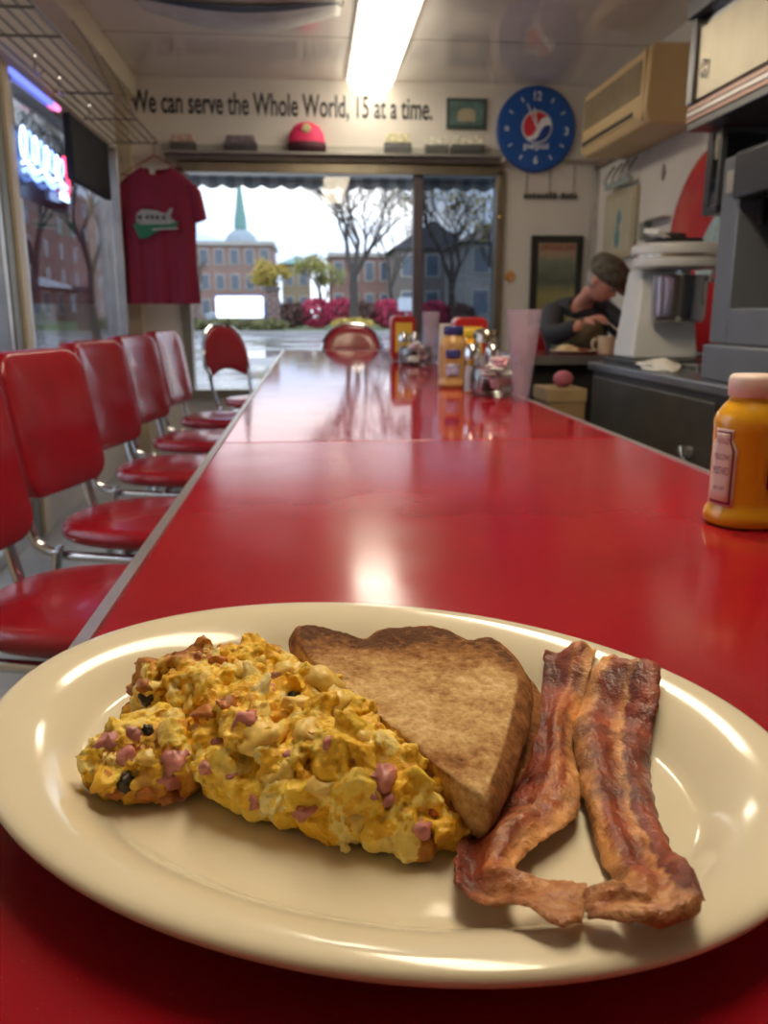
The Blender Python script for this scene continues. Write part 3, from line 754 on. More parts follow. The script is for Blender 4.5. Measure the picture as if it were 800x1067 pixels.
def label_patch(Mx, parent, poly, r, name, mat, a0, lift=.0004, nseg=10, zoff=0):
    # wraps a polygon given in (arc length, height) round the bottle; a0 is the facing angle
    mb = MB(); n = len(poly)
    bm = bmesh.new(); vs_ = [bm.verts.new((p[0], p[1], 0)) for p in poly]; f = bm.faces.new(vs_)
    bmesh.ops.triangulate(bm, faces=[f]); bmesh.ops.subdivide_edges(bm, edges=bm.edges, cuts=4, use_grid_fill=True)
    bm.verts.ensure_lookup_table(); bm.verts.index_update()
    def wp(x, h, rr): a = a0+x/r; return Mx @ Vector((rr*math.cos(a), rr*math.sin(a), h))
    N = len(bm.verts)
    vv = [wp(v.co.x, v.co.y, r+lift) for v in bm.verts]
    ff = [tuple(v.index for v in g.verts) for g in bm.faces]; bm.free()
    mb.add(vv, ff); o = mb.build(name, mat, parent)
    so = o.modifiers.new('s', 'SOLIDIFY'); so.thickness = .0003; so.offset = 1
    return o
paper = M('cream_label', (.80, .70, .62), .45, var=.04); plum = M('plum_print', (.25, .05, .09), .5)
key = [(-.016, .022), (.016, .022), (.016, .080), (.011, .090), (.011, .100), (-.011, .100), (-.011, .090), (-.016, .080)]
key2 = [(x*.84, .024+(h-.022)*.95) for x, h in key]; key3 = [(x*.72, .027+(h-.022)*.88) for x, h in key]
A0 = R(200)
label_patch(Mx, mb_, key, .0362, 'label', paper, A0); label_patch(Mx, mb_, key2, .0362, 'label_border', plum, A0, .0009); label_patch(Mx, mb_, key3, .0362, 'label_face', paper, A0, .0014)
label_patch(Mx, mb_, rrect(.030, .040, .006, 4, 0, .060), .0362, 'label', M('maroon_label', (.16, .01, .03), .4), R(296))
def wraptext(body, w, h, hz, r, a0, mat, parent, Mx, sideways=False):
    o = text(body, 'label_lettering', mat, w, h, Matrix(), None, .0001)
    ip = wm(parent).inverted()
    for v in o.data.vertices:
        x, y = (v.co.x, v.co.y) if not sideways else (-v.co.y, v.co.x)
        a = a0+x/r; p = Mx @ Vector(((r+v.co.z)*math.cos(a), (r+v.co.z)*math.sin(a), hz+y)); v.co = ip @ p
    o.parent = parent
wraptext('HEINZ', .015, .006, .088, .0379, A0, plum, mb_, Mx); wraptext('YELLOW', .019, .006, .072, .0379, A0, plum, mb_, Mx); wraptext('MUSTARD', .020, .008, .058, .0379, A0, plum, mb_, Mx)
wraptext('NET WT', .014, .004, .040, .0379, A0, plum, mb_, Mx)

# ------------------------------------------------------------------ condiment groups down the counter
jarg = glassmat('jar_glass', (.94, .95, .95), .7, .05); salt = M('salt', (.75, .72, .68), .6); pepper = M('pepper', (.12, .10, .08), .7, var=.5, scale=300)
pinkp = M('pink_packet', (.80, .45, .50), .55, var=.2, scale=60); whitep = M('white_packet', (.78, .76, .74), .55, var=.06)
def shaker(x, y, fill, label):
    t = thing('shaker', label, 'shaker', (x, y, .7605), 0, 'shakers in the condiment groups'); T = Matrix.Translation((x, y, .7605)) @ Matrix.Diagonal((1.15, 1.15, 1.28, 1))
    MB().lathe([(0, .003), (.016, .003), (.017, .03), (.015, .055), (0, .055)], 16, T).build('filling', fill, t)
    MB().lathe([(0, 0), (.0195, 0), (.0205, .004), (.0195, .04), (.0165, .068), (0, .068)], 20, T).build('glass_body', jarg, t)
    MB().lathe([(0, .0685), (.0185, .0685), (.019, .082), (.016, .093), (.010, .099), (0, .101)], 20, T).build('lid', chrome, t)
    return t
def packet_jar(x, y, k, label, S=1.14):
    t = thing('packet_jar', label, 'jar', (x, y, .7605), 0, 'jars of packets on the counter'); T = Matrix.Translation((x, y, .7605)) @ Matrix.Scale(S, 4)
    MB().lathe([(0, 0), (.048, 0), (.056, .006), (.060, .02), (.058, .05), (.054, .062), (.056, .066), (.053, .066), (.051, .061), (.055, .05), (.057, .02), (.053, .008), (0, .004)], 32, T).build('jar', jarg, t)
    rg = random.Random(k)
    for i in range(46):
        a = rg.uniform(0, 6.28); r_ = rg.uniform(0, .036); h = rg.uniform(.012, .092); r_ *= 1 if h < .07 else .6
        m4 = Matrix.Translation((x+r_*math.cos(a), y+r_*math.sin(a), .762+h)) @ Matrix.Rotation(rg.uniform(0, 6.28), 4, 'Z') @ Matrix.Rotation(rg.uniform(-.5, .5)+(1.3 if h < .05 else .2), 4, 'X')
        if h < .05: m4 = Matrix.Translation((x+(r_*1.1)*math.cos(a), y+r_*1.1*math.sin(a), .777+h*.5)) @ Matrix.Rotation(rg.uniform(0, 6.28), 4, 'Z') @ Matrix.Rotation(1.3, 4, 'X')
        MB().box((-.018, -.012, -.0015), (.018, .012, .0015), m4).build('sugar_packet', [pinkp, whitep, whitep, M('dark_jam', (.05, .02, .02), .3)][i % 4 if h < .05 else i % 3], t, bev=.001)
    return t
def milky():
    if 'milky' in MC: return MC['milky']
    m = bpy.data.materials.new('lavender_plastic'); m.use_nodes = True; nt = m.node_tree; nt.nodes.clear()
    o = nt.nodes.new('ShaderNodeOutputMaterial'); t_ = nt.nodes.new('ShaderNodeBsdfTransparent'); p_ = nt.nodes.new('ShaderNodeBsdfPrincipled'); mx_ = nt.nodes.new('ShaderNodeMixShader')
    nt.links.new(ramp(nt, nz(nt, texco(nt), 20), [(.3, (.62, .50, .58)), (.7, (.75, .68, .74))]), p_.inputs['Base Color']); p_.inputs['Roughness'].default_value = .15
    t_.inputs[0].default_value = (.93, .90, .94, 1); mx_.inputs[0].default_value = .26
    nt.links.new(t_.outputs[0], mx_.inputs[1]); nt.links.new(p_.outputs[0], mx_.inputs[2]); nt.links.new(mx_.outputs[0], o.inputs[0]); MC['milky'] = m; return m
def tumbler(x, y, label, h=.215, r0=.024, r1=.046):
    T = Matrix.Translation((x, y, .7605)); pr_ = [(0, 0), (r0, 0), (r0+.001, .004), (r1, h), (r1-.0015, h), (r0-.0012, .012), (0, .012)]
    return tag(MB().lathe(pr_, 36, T).build('plastic_tumbler', milky(), smooth=40), label, 'tumbler', 'plastic tumblers')
def napkins(x, y, label):
    t = thing('napkin_dispenser', label, 'dispenser', (x, y, .7605), 0, 'red napkin dispensers')
    MB().prism(rrect(.105, .19, .022, 5, x, .7605+.098), 0, .09, Matrix(((1, 0, 0, 0), (0, 0, 1, y), (0, 1, 0, 0), (0, 0, 0, 1)))).build('case', M('red_plastic', (.42, .02, .02), .3), t, bev=.004)
    MB().box((x-.036, y-.004, .80), (x+.036, y-.0003, .925)).build('front_panel', M('yellow_panel', (.75, .48, .05), .4), t, bev=.002)
    return t
packet_jar(.472, 2.13, 3, 'nearest glass jar of pink and white packets')
packet_jar(.425, 3.42, 8, 'smaller-looking far glass jar of packets further down the counter')
shaker(.425, 2.215, salt, 'left chrome-lidded shaker behind the nearest packet jar'); shaker(.482, 2.225, pepper, 'right chrome-lidded shaker behind the nearest packet jar')
shaker(.385, 3.52, salt, 'left shaker of the far condiment group'); shaker(.432, 3.53, pepper, 'right shaker of the far condiment group')
sp_ = thing('sugar_pourer', 'glass sugar pourer with a steel lid behind the nearest shakers', 'pourer', (.492, 2.36, .7605)); T = Matrix.Translation((.492, 2.36, .7605))
MB().lathe([(0, .003), (.032, .003), (.034, .09), (0, .09)], 20, T).build('sugar', salt, sp_)
MB().lathe([(0, 0), (.036, 0), (.0385, .005), (.037, .06), (.034, .125), (0, .125)], 24, T).build('glass_body', jarg, sp_)
MB().lathe([(0, .1255), (.037, .1255), (.0375, .150), (.030, .160), (.012, .164), (0, .165)], 24, T).build('lid', M('brownish_chrome', (.50, .42, .34), .2, 1), sp_)
tan = M('brown_mustard', (.46, .26, .09), .3, coat=.2); blue = M('navy_cap', (.03, .03, .16), .35)
b2, M2 = bottle((.402, 2.38, .7605), 'tan mustard bottle with a dark blue cap in mid counter', blue, tan, None, group='condiment bottles mid counter', s=1.12, flat=.75)
label_patch(M2, b2, rrect(.034, .030, .004, 3, 0, .045), .0362, 'label', M('blue_white_label', (.35, .34, .50), .4, var=.4, scale=80), R(262)); label_patch(M2, b2, rrect(.040, .022, .008, 4, 0, .085), .0362, 'label', M('navy_label', (.05, .05, .20), .4), R(262))
b3, M3 = bottle((.452, 2.455, .7605), 'bright yellow mustard bottle half hidden behind the tan one', M('yellow_cap', (.80, .55, .05), .35), mus, None, group='condiment bottles mid counter', s=1.05, flat=.8)
napkins(.505, 2.66, 'larger red napkin dispenser with a yellow panel behind the tan mustard bottle'); napkins(.400, 3.66, 'red napkin dispenser of the far condiment group')
tumbler(.503, 1.99, 'tall lavender plastic tumbler beside the nearest packet jar', r0=.018, r1=.043)
tumbler(.483, 3.42, 'far lavender plastic tumbler of the back condiment group', h=.21, r1=.036)
g = M('white_menu_card', (.70, .68, .63), .5)
tag(MB().box((-.055, -.004, 0), (.055, .004, .17), Matrix.Translation((.50, 2.95, .7605)) @ Matrix.Rotation(.1, 4, 'X')).build('menu_card', g, bev=.001), 'white menu card standing behind the red napkin dispenser', 'menu')

# ------------------------------------------------------------------ back counter and its machines
gsteel = M('dull_counter_steel', (.30, .31, .32), .3, .85, var=.15); dkfront = M('dark_fridge_front', (.075, .068, .055), .35, .3, var=.2)
bc = thing('back_counter', 'grey steel work counter with dark doors beneath, behind the red counter', 'counter', (1.63, 2.4, 0))
BX, BZ = 1.30, .742
MB().box((BX, -.4, BZ-.035), (XR-.002, 3.90, BZ)).build('worktop', gsteel, bc, bev=.006)
MB().box((BX+.02, -.4, .0), (XR-.002, 3.87, BZ-.036)).build('carcass', M('cabinet_carcass', (.10, .095, .085), .4, .4), bc)
for k in range(3):
    y0 = 3.85-1.25*(k+1); dr = MB().box((BX+.002, y0+.02, .12), (BX+.0195, y0+1.23, BZ-.06)).build('door', dkfront, bc, bev=.006)
    MB().tube([(BX+.001, y0+.16, .50), (BX-.03, y0+.16, .505), (BX-.045, y0+.12, .49), (BX-.05, y0+.05, .46)], [.022, .016, .008, .007], 10).build('handle', M('latch_steel', (.25, .25, .26), .3, .8), dr)
cc = thing('side_counter', 'dark red counter section where the man in the cap eats', 'counter', (1.55, 4.4, 0))
MB().box((1.03, 4.12, .722), (1.98, 4.70, .758)).build('tabletop', M('dark_red_laminate', (.16, .02, .02), .2, coat=.3), cc, bev=.005)
MB().box((1.028, 4.105, .715), (1.98, 4.119, .759)).build('edging', M('dull_edge', (.20, .18, .16), .4, .5), cc)
MB().box((1.07, 4.20, 0), (1.97, 4.46, .714)).build('base_panel', M('dark_base', (.02, .018, .016), .5), cc, bev=.004)
card = M('cardboard', (.28, .18, .08), .7, bmp=.1)
bx = thing('cardboard_box', 'tall brown cardboard box on the floor between the two counters', 'box', (1.07, 3.56, 0))
MB().box((.99, 3.45, 0), (1.15, 3.68, .63)).build('carton', card, bx, bev=.004)
MB().box((.985, 3.445, .60), (1.155, 3.685, .655)).build('lid', M('cardboard_lid', (.34, .23, .11), .7), bx, bev=.004)
tag(MB().ell((1.08, 3.55, .690), (.042, .045, .036), 20, 12).build('pink_cloth', M('pink_rag', (.45, .12, .16), .8, var=.3, scale=30, bmp=.4, bs=30)), 'crumpled pink cloth on the cardboard box', 'cloth')

# spindle drink mixer with canopy
wen = M('white_machine_enamel', (.70, .70, .66), .3, var=.03, coat=.3)
mx = thing('drink_mixer', 'white countertop mixer with an oval canopy over a steel bowl', 'mixer', (1.5, 3.62, BZ))

MB().box((1.30, 3.42, BZ+.0), (1.72, 3.86, BZ+.028)).build('drip_tray', M('dark_tray', (.05, .05, .05), .3, .5), mx, bev=.006)
col_ = [(3.55, 0, .30), (3.55, 1, .30)]
MB().add([(1.325, 3.56, BZ+.029), (1.625, 3.56, BZ+.029), (1.625, 3.80, BZ+.029), (1.325, 3.80, BZ+.029), (1.375, 3.64, 1.15), (1.60, 3.64, 1.15), (1.60, 3.80, 1.15), (1.375, 3.80, 1.15)],
         [(0, 3, 2, 1), (4, 5, 6, 7), (0, 1, 5, 4), (1, 2, 6, 5), (2, 3, 7, 6), (3, 0, 4, 7)]).build('column', wen, mx, bev=.015)
T = Matrix.Translation((1.505, 3.60, 0))
MB().lathe([(0, 1.145), (.15, 1.145), (.178, 1.155), (.185, 1.172), (.183, 1.188), (.180, 1.190)], 44, T, 1, .85).build('canopy_skirt', wen, mx)
MB().lathe([(.16, 1.189), (.180, 1.190), (.180, 1.206), (.16, 1.207)], 44, T, 1, .85).build('canopy_band', M('tan_steel_band', (.45, .38, .28), .25, .7), mx)
MB().lathe([(.10, 1.206), (.186, 1.207), (.190, 1.222), (.186, 1.24), (.17, 1.250), (.10, 1.254), (0, 1.255)], 44, T, 1, .85).build('canopy', wen, mx)
T2 = Matrix.Translation((1.50, 3.525, 0))
MB().lathe([(0, .925), (.085, .925), (.104, .935), (.110, .96), (.113, 1.10), (.118, 1.118), (.114, 1.118), (.108, 1.10), (.100, .95), (0, .94)], 40, T2).build('steel_bowl', M('polished_bowl_steel', (.42, .41, .41), .2, 1), mx)
MB().lathe([(0, .97), (.014, .97), (.018, 1.0), (.018, 1.144), (0, 1.144)], 16, T2).build('spindle', wen, mx)
MB().tube(catmull([(1.605, 3.46, 1.10), (1.64, 3.43, 1.09), (1.645, 3.42, 1.04), (1.615, 3.45, .99)], 5), .007, 8).build('bowl_handle', M('dark_handle', (.04, .04, .04), .4), mx)
mx.location.x += .055
tr = thing('stacked_trays', 'dark folded tray and papers lying on top of the drink mixer', 'trays', (1.48, 3.6, 1.256))
MB().prism(rrect(.22, .15, .04, 5, 1.49, 3.60), 1.2565, 1.272).build('tray', M('black_tray', (.035, .03, .03), .35), tr, bev=.004)
MB().prism(rrect(.13, .11, .05, 5, 1.47, 3.60), 1.2725, 1.292).build('cloth_pad', M('dark_pad', (.06, .035, .035), .7), tr, bev=.006)
MB().box((-.05, -.04, 0), (.05, .04, .02), Matrix.Translation((1.40, 3.56, 1.272)) @ Matrix.Rotation(.35, 4, 'Y') @ Matrix.Rotation(.5, 4, 'Z')).build('folded_paper', whitep, tr, bev=.003)
tr.location.x += .055
# towel, small plates on worktop
def lump(name, c, r, mat, label, cat, seed, amp=.35):
    mb = MB(); V, F = ICV3, ICF3; o = Vector((seed, 0, 0)); vs = []
    for v in V:
        k = 1+amp*noise.noise(v*1.8+o)+.12*noise.noise(v*5+o); z = max(-.35, v.z)
        vs.append((c[0]+v.x*r[0]*k, c[1]+v.y*r[1]*k, c[2]+(z+.35)*r[2]*(k if z > -.35 else 1)))
    return tag(mb.add(vs, F).build(name, mat, smooth=80), label, cat)
lump('towel', (1.385, 3.27, BZ+.001), (.075, .13, .032), M('white_towel', (.78, .74, .64), .85, bmp=.3, bs=80), 'crumpled white towel beside the drink mixer', 'towel', 3)
tag(MB().prism(rrect(.16, .14, .01, 3, 1.58, 3.26), BZ+.0005, BZ+.024).build('metal_pan', steel, bev=.003), 'shallow steel pan on the work counter before the mixer', 'pan')
# drinks dispenser
gm = M('grey_dispenser_enamel', (.17, .185, .205), .3, .3, var=.05); bk = M('black_recess', (.018, .016, .015), .7, spec=.2)
dp = thing('drinks_dispenser', 'tall grey drinks dispenser with a dark recess at the right edge', 'dispenser', (1.7, 2.6, BZ))
DX, DN, DF = 1.415, 2.20, 2.93
MB().box((DX-.055, DN-.03, BZ+.001), (XR-.03, DF-.07, BZ+.12)).build('base', gm, dp, bev=.008)
MB().box((DX, DF-.125, BZ+.121), (XR-.03, DF, 1.475)).build('side_column', gm, dp, bev=.006)
MB().box((DX, DN, BZ+.121), (XR-.03, DN+.10, 1.475)).build('side_column', gm, dp, bev=.006)
MB().box((DX, DN+.101, BZ+.121), (XR-.03, DF-.126, BZ+.24)).build('lower_ledge', gm, dp, bev=.006)
MB().box((DX+.20, DN+.101, BZ+.241), (XR-.03, DF-.126, 1.33)).build('recess_back', bk, dp)
MB().box((DX-.03, DN+.101, 1.331), (XR-.03, DF-.126, 1.475)).build('head', M('dark_head', (.045, .048, .055), .3, .3), dp, bev=.012)
for k in range(4): MB().lathe([(0, 0), (.014, 0), (.02, .03), (.02, .085), (0, .085)], 16, Matrix.Translation((DX+.06, 2.40+.12*k, 1.245))).build('nozzle', bk, dp)
MB().box((DX-.004, DF-.085, 1.36), (DX+.0, DF-.035, 1.43)).build('lock_plate', M('pale_plate', (.55, .52, .45), .3, .5), dp, bev=.0015)
# glass-fronted case under the hood
cs = thing('display_case', 'black glass-fronted case with pale crockery under the steel cabinets', 'display case', (1.65, 3.3, 1.305))
blk = M('black_case', (.03, .032, .035), .3)
CX0, CY0, CZ0, CZ1 = 1.575, 3.30, 1.345, 1.655
for nm, a, b_ in (('bottom_panel', (CX0, CY0+.002, CZ0), (1.99, 3.42, CZ0+.03)), ('back_panel', (CX0, 3.40, CZ0+.031), (1.99, 3.42, CZ1)), ('corner_post', (CX0, 3.375, CZ0+.031), (CX0+.02, 3.399, CZ1))): MB().box(a, b_).build(nm, blk, cs, bev=.003)
f = MB()
for a, b_ in (((CX0, CY0, CZ0+.03), (CX0+.022, CY0+.018, CZ1)), ((CX0+.022, CY0, CZ1-.02), (1.99, CY0+.018, CZ1)), ((CX0+.022, CY0, CZ0+.03), (1.99, CY0+.018, CZ0+.045)), ((1.76, CY0, CZ0+.045), (1.775, CY0+.018, CZ1-.02))): f.box(a, b_)
MB().box((CX0+.006, CY0+.019, CZ0+.031), (CX0+.010, 3.374, CZ1)).build('side_glass', glassmat('case_glass', (.80, .84, .83), 1.5, .03), cs)
f.build('door_frame', M('case_frame', (.13, .14, .14), .3, .6), cs, bev=.002)
MB().box((CX0+.022, CY0+.006, CZ0+.045), (1.98, CY0+.010, CZ1-.02)).build('glass_door', glassmat('case_glass', (.80, .84, .83), 1.5, .03), cs)
MB().box((CX0+.021, CY0+.03, 1.49), (1.98, 3.39, 1.495)).build('shelf', steel, cs)
for i, (x, z, r_, h, c_) in enumerate([(1.64, CZ0+.0315, .028, .085, (.5, .52, .48)), (1.705, CZ0+.0315, .025, .06, (.55, .25, .18)), (1.77, CZ0+.0315, .026, .09, (.35, .42, .35)), (1.87, CZ0+.0315, .036, .07, (.6, .55, .4)), (1.65, 1.4965, .036, .05, (.6, .56, .40)), (1.735, 1.4965, .032, .07, (.5, .35, .2)), (1.87, 1.4965, .036, .05, (.6, .6, .55))]):
    tag(MB().lathe([(0, 0), (r_*.7, 0), (r_, h*.6), (r_*1.1, h), (r_, h), (r_*.6, h*.15), (0, h*.15)], 20, Matrix.Translation((x, CY0+.07, z))).build('glass_cup', M('cup_%s' % 'abcdefg'[i], c_, .3, coat=.4)), 
        ['grey-green cup at the left of the lower shelf in the glass case', 'reddish bowl on the lower shelf in the glass case', 'green cup in the middle of the lower shelf in the glass case', 'wide tan bowl at the right of the lower case shelf', 'yellowish bowl at the left of the upper shelf in the glass case', 'brown cup on the upper shelf in the glass case', 'pale bowl at the right of the upper case shelf'][i], 'cup', 'crockery in the glass case')
# hood shelf and steel cabinets
hd = thing('steel_wall_cabinet', 'stainless wall cabinet with ring handles over the work counter', 'cabinet', (1.75, 2.4, 1.66))
HX = 1.50
f = MB()
f.box((HX, .6, 1.662), (XR-.001, 3.455, 1.69)); f.build('bottom_shelf', M('dark_shelf_steel', (.14, .14, .14), .35, .7), hd, bev=.003)
for z, mtn in ((1.691, ('copper_strip', (.30, .17, .13))), (1.712, ('grey_strip', (.42, .38, .36))), (1.732, ('brown_strip', (.26, .15, .12)))):
    MB().box((HX-.004, .6, z), (HX+.02, 3.456, z+.0185)).build('ribbed_strip', M(mtn[0], mtn[1], .3, .8), hd, bev=.002)
MB().box((HX+.021, .6, 1.6905), (XR-.001, 3.45, 2.06)).build('carcass', steel, hd)
for k in range(3):
    y1 = 3.40-.95*k
    dr = MB().box((HX+.001, y1-.90, 1.765), (HX+.0205, y1, 2.02)).build('door', M('warm_steel_door', (.52, .46, .34), .42, .85, var=.06), hd, bev=.003)
    MB().tube([(HX-.006, y1-.07+.018*math.cos(a), 1.862+.03*math.sin(a)) for a in [2*math.pi*j/20 for j in range(20)]], .0035, 8, closed=True).build('ring_handle', chrome, dr)
MB().box((HX-.012, 3.405, 1.755), (HX+.0205, 3.455, 2.06)).build('corner_post', M('dark_corner_post', (.10, .10, .105), .3, .7), hd, bev=.003)
MB().box((HX-.03, .6, 2.061), (XR-.001, 3.46, 2.13)).build('upper_trim', M('dark_trim_steel', (.11, .11, .115), .3, .6), hd, bev=.006)
pn = thing('menu_board', 'dark picture board in a steel frame above the steel cabinets', 'panel', (1.6, 2.5, 2.131))
MB().box((HX+.02, .6, 2.131), (XR-.001, 3.45, ZC-.002)).build('backing', M('dark_panel_face', (.07, .07, .075), .3, .3), pn)
MB().box((HX+.004, 3.40, 2.131), (HX+.0195, 3.452, ZC-.002)).build('frame', alu, pn)
for k in range(4): MB().box((HX+.010, 3.34-.55*k-.5, 2.17), (HX+.0195, 3.34-.55*k, 2.40)).build('picture', M('pale_menu_print', (.45, .43, .38), .3, var=.7, scale=24), pn)
# air conditioner
ac = thing('air_conditioner', 'tan wall-mounted air conditioner high on the right wall', 'air conditioner', (1.85, 4.95, 1.9))
AX, AY0, AY1, AZ0, AZ1 = 1.70, 4.43, 5.46, 1.90, 2.275
tanm = M('aged_tan_plastic', (.64, .46, .22), .4, var=.06, scale=3)
P = [(AX+.03, AZ0), (AX+.005, AZ0+.03), (AX, AZ0+.07), (AX+.012, AZ1-.03), (AX+.035, AZ1), (XR-.001, AZ1), (XR-.001, AZ0)]
def yprism(mb, P, y0, y1): n = len(P); return mb.add([(x, y, z) for y in (y0, y1) for x, z in P], [tuple(range(n)), tuple(range(n, 2*n))]+[(i, (i+1) % n, n+(i+1) % n, n+i) for i in range(n)])
yprism(MB(), P, AY0, AY1).build('housing', tanm, ac, bev=.012, smooth=50)
MB().box((AX-.004, AY0+.17, AZ0+.055), (AX+.012, AY1-.03, AZ0+.085)).build('air_outlet', M('outlet_black', (.02, .015, .01), .5), ac, bev=.003)
MB().box((AX-.007, AY0+.15, AZ0+.048), (AX+.006, AY1-.02, AZ0+.056)).build('louvre', tanm, ac)
gr = MB()
for k in range(16): gr.box((AX+.0, AY0+.09, AZ0+.15+k*.0105), (AX+.008, AY1-.03, AZ0+.156+k*.0105))
gr.build('intake_grille', M('grille_tan', (.34, .27, .16), .6), ac)
MB().box((AX-.004, AY0+.035, AZ0+.02), (AX+.01, AY0+.06, AZ1-.02)).build('end_rib', tanm, ac, bev=.004)
# red disc sign and things on the right wall
rs = thing('round_wall_sign', 'big round red disc sign on the wall behind the drink mixer', 'sign', (XR-.02, 4.2, 1.26))
Tr = Matrix.Translation((XR-.001, 4.2, 1.27)) @ Matrix.Rotation(-math.pi/2, 4, 'Y')
MB().lathe([(0, 0), (.50, 0), (.505, .006), (.50, .014), (.46, .03), (.25, .045), (0, .05)], 56, Tr).build('disc', M('red_sign_enamel', (.52, .018, .02), .25, coat=.3), rs)
MB().prism([(-.13, -.20), (.03, -.22), (.10, -.05), (.06, .12), (-.06, .02), (-.15, -.08)], .038, .056, facing_mx(XR-.001-.001, 4.10, 1.33)).build('pale_emblem', M('pale_teal_emblem', (.42, .55, .52), .4, var=.3, scale=12), rs, bev=.003)
p2 = thing('framed_picture', 'pale framed picture of a blue-green figure on the right wall', 'picture', (XR-.01, 5.48, 1.53))
MB().box((XR-.026, 5.20, 1.30), (XR-.001, 5.74, 1.72)).build('frame', M('khaki_frame', (.40, .34, .22), .4), p2, bev=.004)
MB().box((XR-.029, 5.24, 1.34), (XR-.0262, 5.70, 1.68)).build('mat_board', M('aged_print', (.46, .42, .30), .4, var=.08), p2)
MB().ell((XR-.030, 5.48, 1.44), (.003, .045, .07), 16, 10).build('print_figure', M('teal_ink', (.10, .24, .26), .4, var=.3, scale=30), p2); MB().ell((XR-.030, 5.46, 1.55), (.003, .04, .05), 16, 10).build('print_figure', MC['teal_ink'], p2)
hk = thing('wire_hook_rack', 'wire rack with curved hooks and a pale bar, above the pale framed picture', 'rack', (XR-.01, 5.45, 1.85))
MB().box((XR-.012, 5.10, 1.875), (XR-.001, 5.60, 1.892)).build('wall_bar', M('pale_bar', (.72, .70, .62), .4), hk, bev=.002)
for k in range(4): MB().tube(catmull([(XR-.012, 5.25+k*.13, 1.885), (XR-.04, 5.25+k*.13, 1.85), (XR-.07, 5.25+k*.13, 1.79), (XR-.05, 5.25+k*.13, 1.755), (XR-.03, 5.25+k*.13, 1.765)], 5), .006, 8).build('hook', M('grey_wire', (.22, .22, .21), .35, .8), hk)
MB().prism(rrect(.44, .035, .012, 3, 0, 0), 0, .02, facing_mx(XR-.045, 5.44, 1.755)).build('glass_bar', M('green_glass_bar', (.25, .32, .30), .2, coat=.4), hk)
tag(MB().prism([(-.022, 0), (0, -.045), (.022, 0), (0, .045)], 0, .008, facing_mx(XR-.001, 4.86, 1.735)).build('wall_plaque', M('dusky_plaque', (.24, .18, .18), .5, var=.4, scale=50)), 'small dark diamond-shaped ornament on the right wall', 'ornament')
sb = thing('wall_bracket', 'small grey-green metal bracket on the wall by the drink mixer', 'bracket', (XR-.02, 4.95, 1.45))
MB().box((XR-.06, 4.98, 1.38), (XR-.001, 5.03, 1.48)).build('mount', M('bracket_green', (.22, .25, .20), .5), sb, bev=.004); MB().box((XR-.05, 4.72, 1.478), (XR-.001, 4.979, 1.49)).build('arm', alu, sb)

# ------------------------------------------------------------------ on the back wall
YW = YB-.001
ink = M('black_sign_ink', (.02, .02, .022), .5)
w_ = text('We can serve the Whole World, 15 at a time.', 'wall_slogan', ink, 1.97, .160, facing_my(-.145, YW, 2.282) @ Matrix.Rotation(-.007, 4, 'Z'), None, .002, bold=.015)
tag(w_, 'black hand-lettered slogan painted across the top of the back wall', 'lettering')
ck = thing('wall_clock', 'round blue soda clock with a red, white and blue ball emblem', 'clock', (1.545, YW, 2.168))
def disc(r, d0, d1, name, mat, seg=64, bev=0, cx=1.545, cz=2.168, par=ck):
    return MB().lathe([(0, d0), (r, d0), (r, d1), (0, d1)], seg, facing_my(cx, YW, cz)).build(name, mat, par, bev=bev, smooth=30)
disc(.272, .0, .035, 'case', M('clock_rim_blue', (.02, .07, .30), .3), bev=.008)
disc(.258, .0352, .040, 'dial', M('clock_blue', (.012, .085, .34), .3, var=.1))
wp = M('clock_white', (.80, .82, .85), .4); pr = M('logo_red', (.62, .03, .05), .4); pb = M('logo_blue', (.02, .05, .26), .4)
disc(.106, .0402, .042, 'emblem_ring', M('silver_ring', (.45, .52, .62), .3, .4), cz=2.180); disc(.098, .0422, .044, 'emblem_ball', wp, cz=2.180)
def seg_poly(top, r=.094):
    out = []
    if top:   # red upper wave
        a0, a1 = R(205), R(25)
        for k in range(19): a = a0+(a1-a0)*k/18; out.append((r*math.cos(a), r*math.sin(a)))
        for k in range(13): t = k/12; x = r*math.cos(a1)+(r*math.cos(a0)-r*math.cos(a1))*t; y = r*math.sin(a1)+(r*math.sin(a0)-r*math.sin(a1))*t; out.append((x, y+.02*math.sin(t*math.pi*2)))
    else:
        a0, a1 = R(222), R(350)
        for k in range(19): a = a0+(a1-a0)*k/18; out.append((r*math.cos(a), r*math.sin(a)))
        for k in range(1, 13): t = k/12; x = r*math.cos(a1)+(r*math.cos(a0)-r*math.cos(a1))*t; y = r*math.sin(a1)+(r*math.sin(a0)-r*math.sin(a1))*t; out.append((x, y+.018*math.sin(t*math.pi*2)))
    return out
FM = facing_my(1.545, YW, 2.180)
MB().prism(seg_poly(True), .0442, .0455, FM @ Matrix.Rotation(.30, 4, 'Z')).build('emblem_red', pr, ck); MB().prism(seg_poly(False), .0442, .0455, FM @ Matrix.Rotation(.30, 4, 'Z')).build('emblem_blue', pb, ck)
for s_, dx, dz, h in (('12', 0, .205, .055), ('3', .205, -.01, .05), ('6', 0, -.195, .05), ('9', -.205, -.01, .05)):
    text(s_, 'numeral', wp, .05 if s_ == '12' else .028, h, facing_my(1.545+dx, YW-.0402, 2.168+dz), ck, .001, bold=.01)
text('pepsi', 'lettering', wp, .17, .05, facing_my(1.545, YW-.0402, 2.168-.112), ck, .001, bold=.012)
for k in range(12):
    if k % 3: a = R(90-30*k); MB().box((-.016, -.004, 0), (.016, .004, .001), facing_my(1.545+.205*math.cos(a), YW-.0402, 2.168+.205*math.sin(a)) @ Matrix.Rotation(a, 4, 'Z')).build('hour_mark', wp, ck)
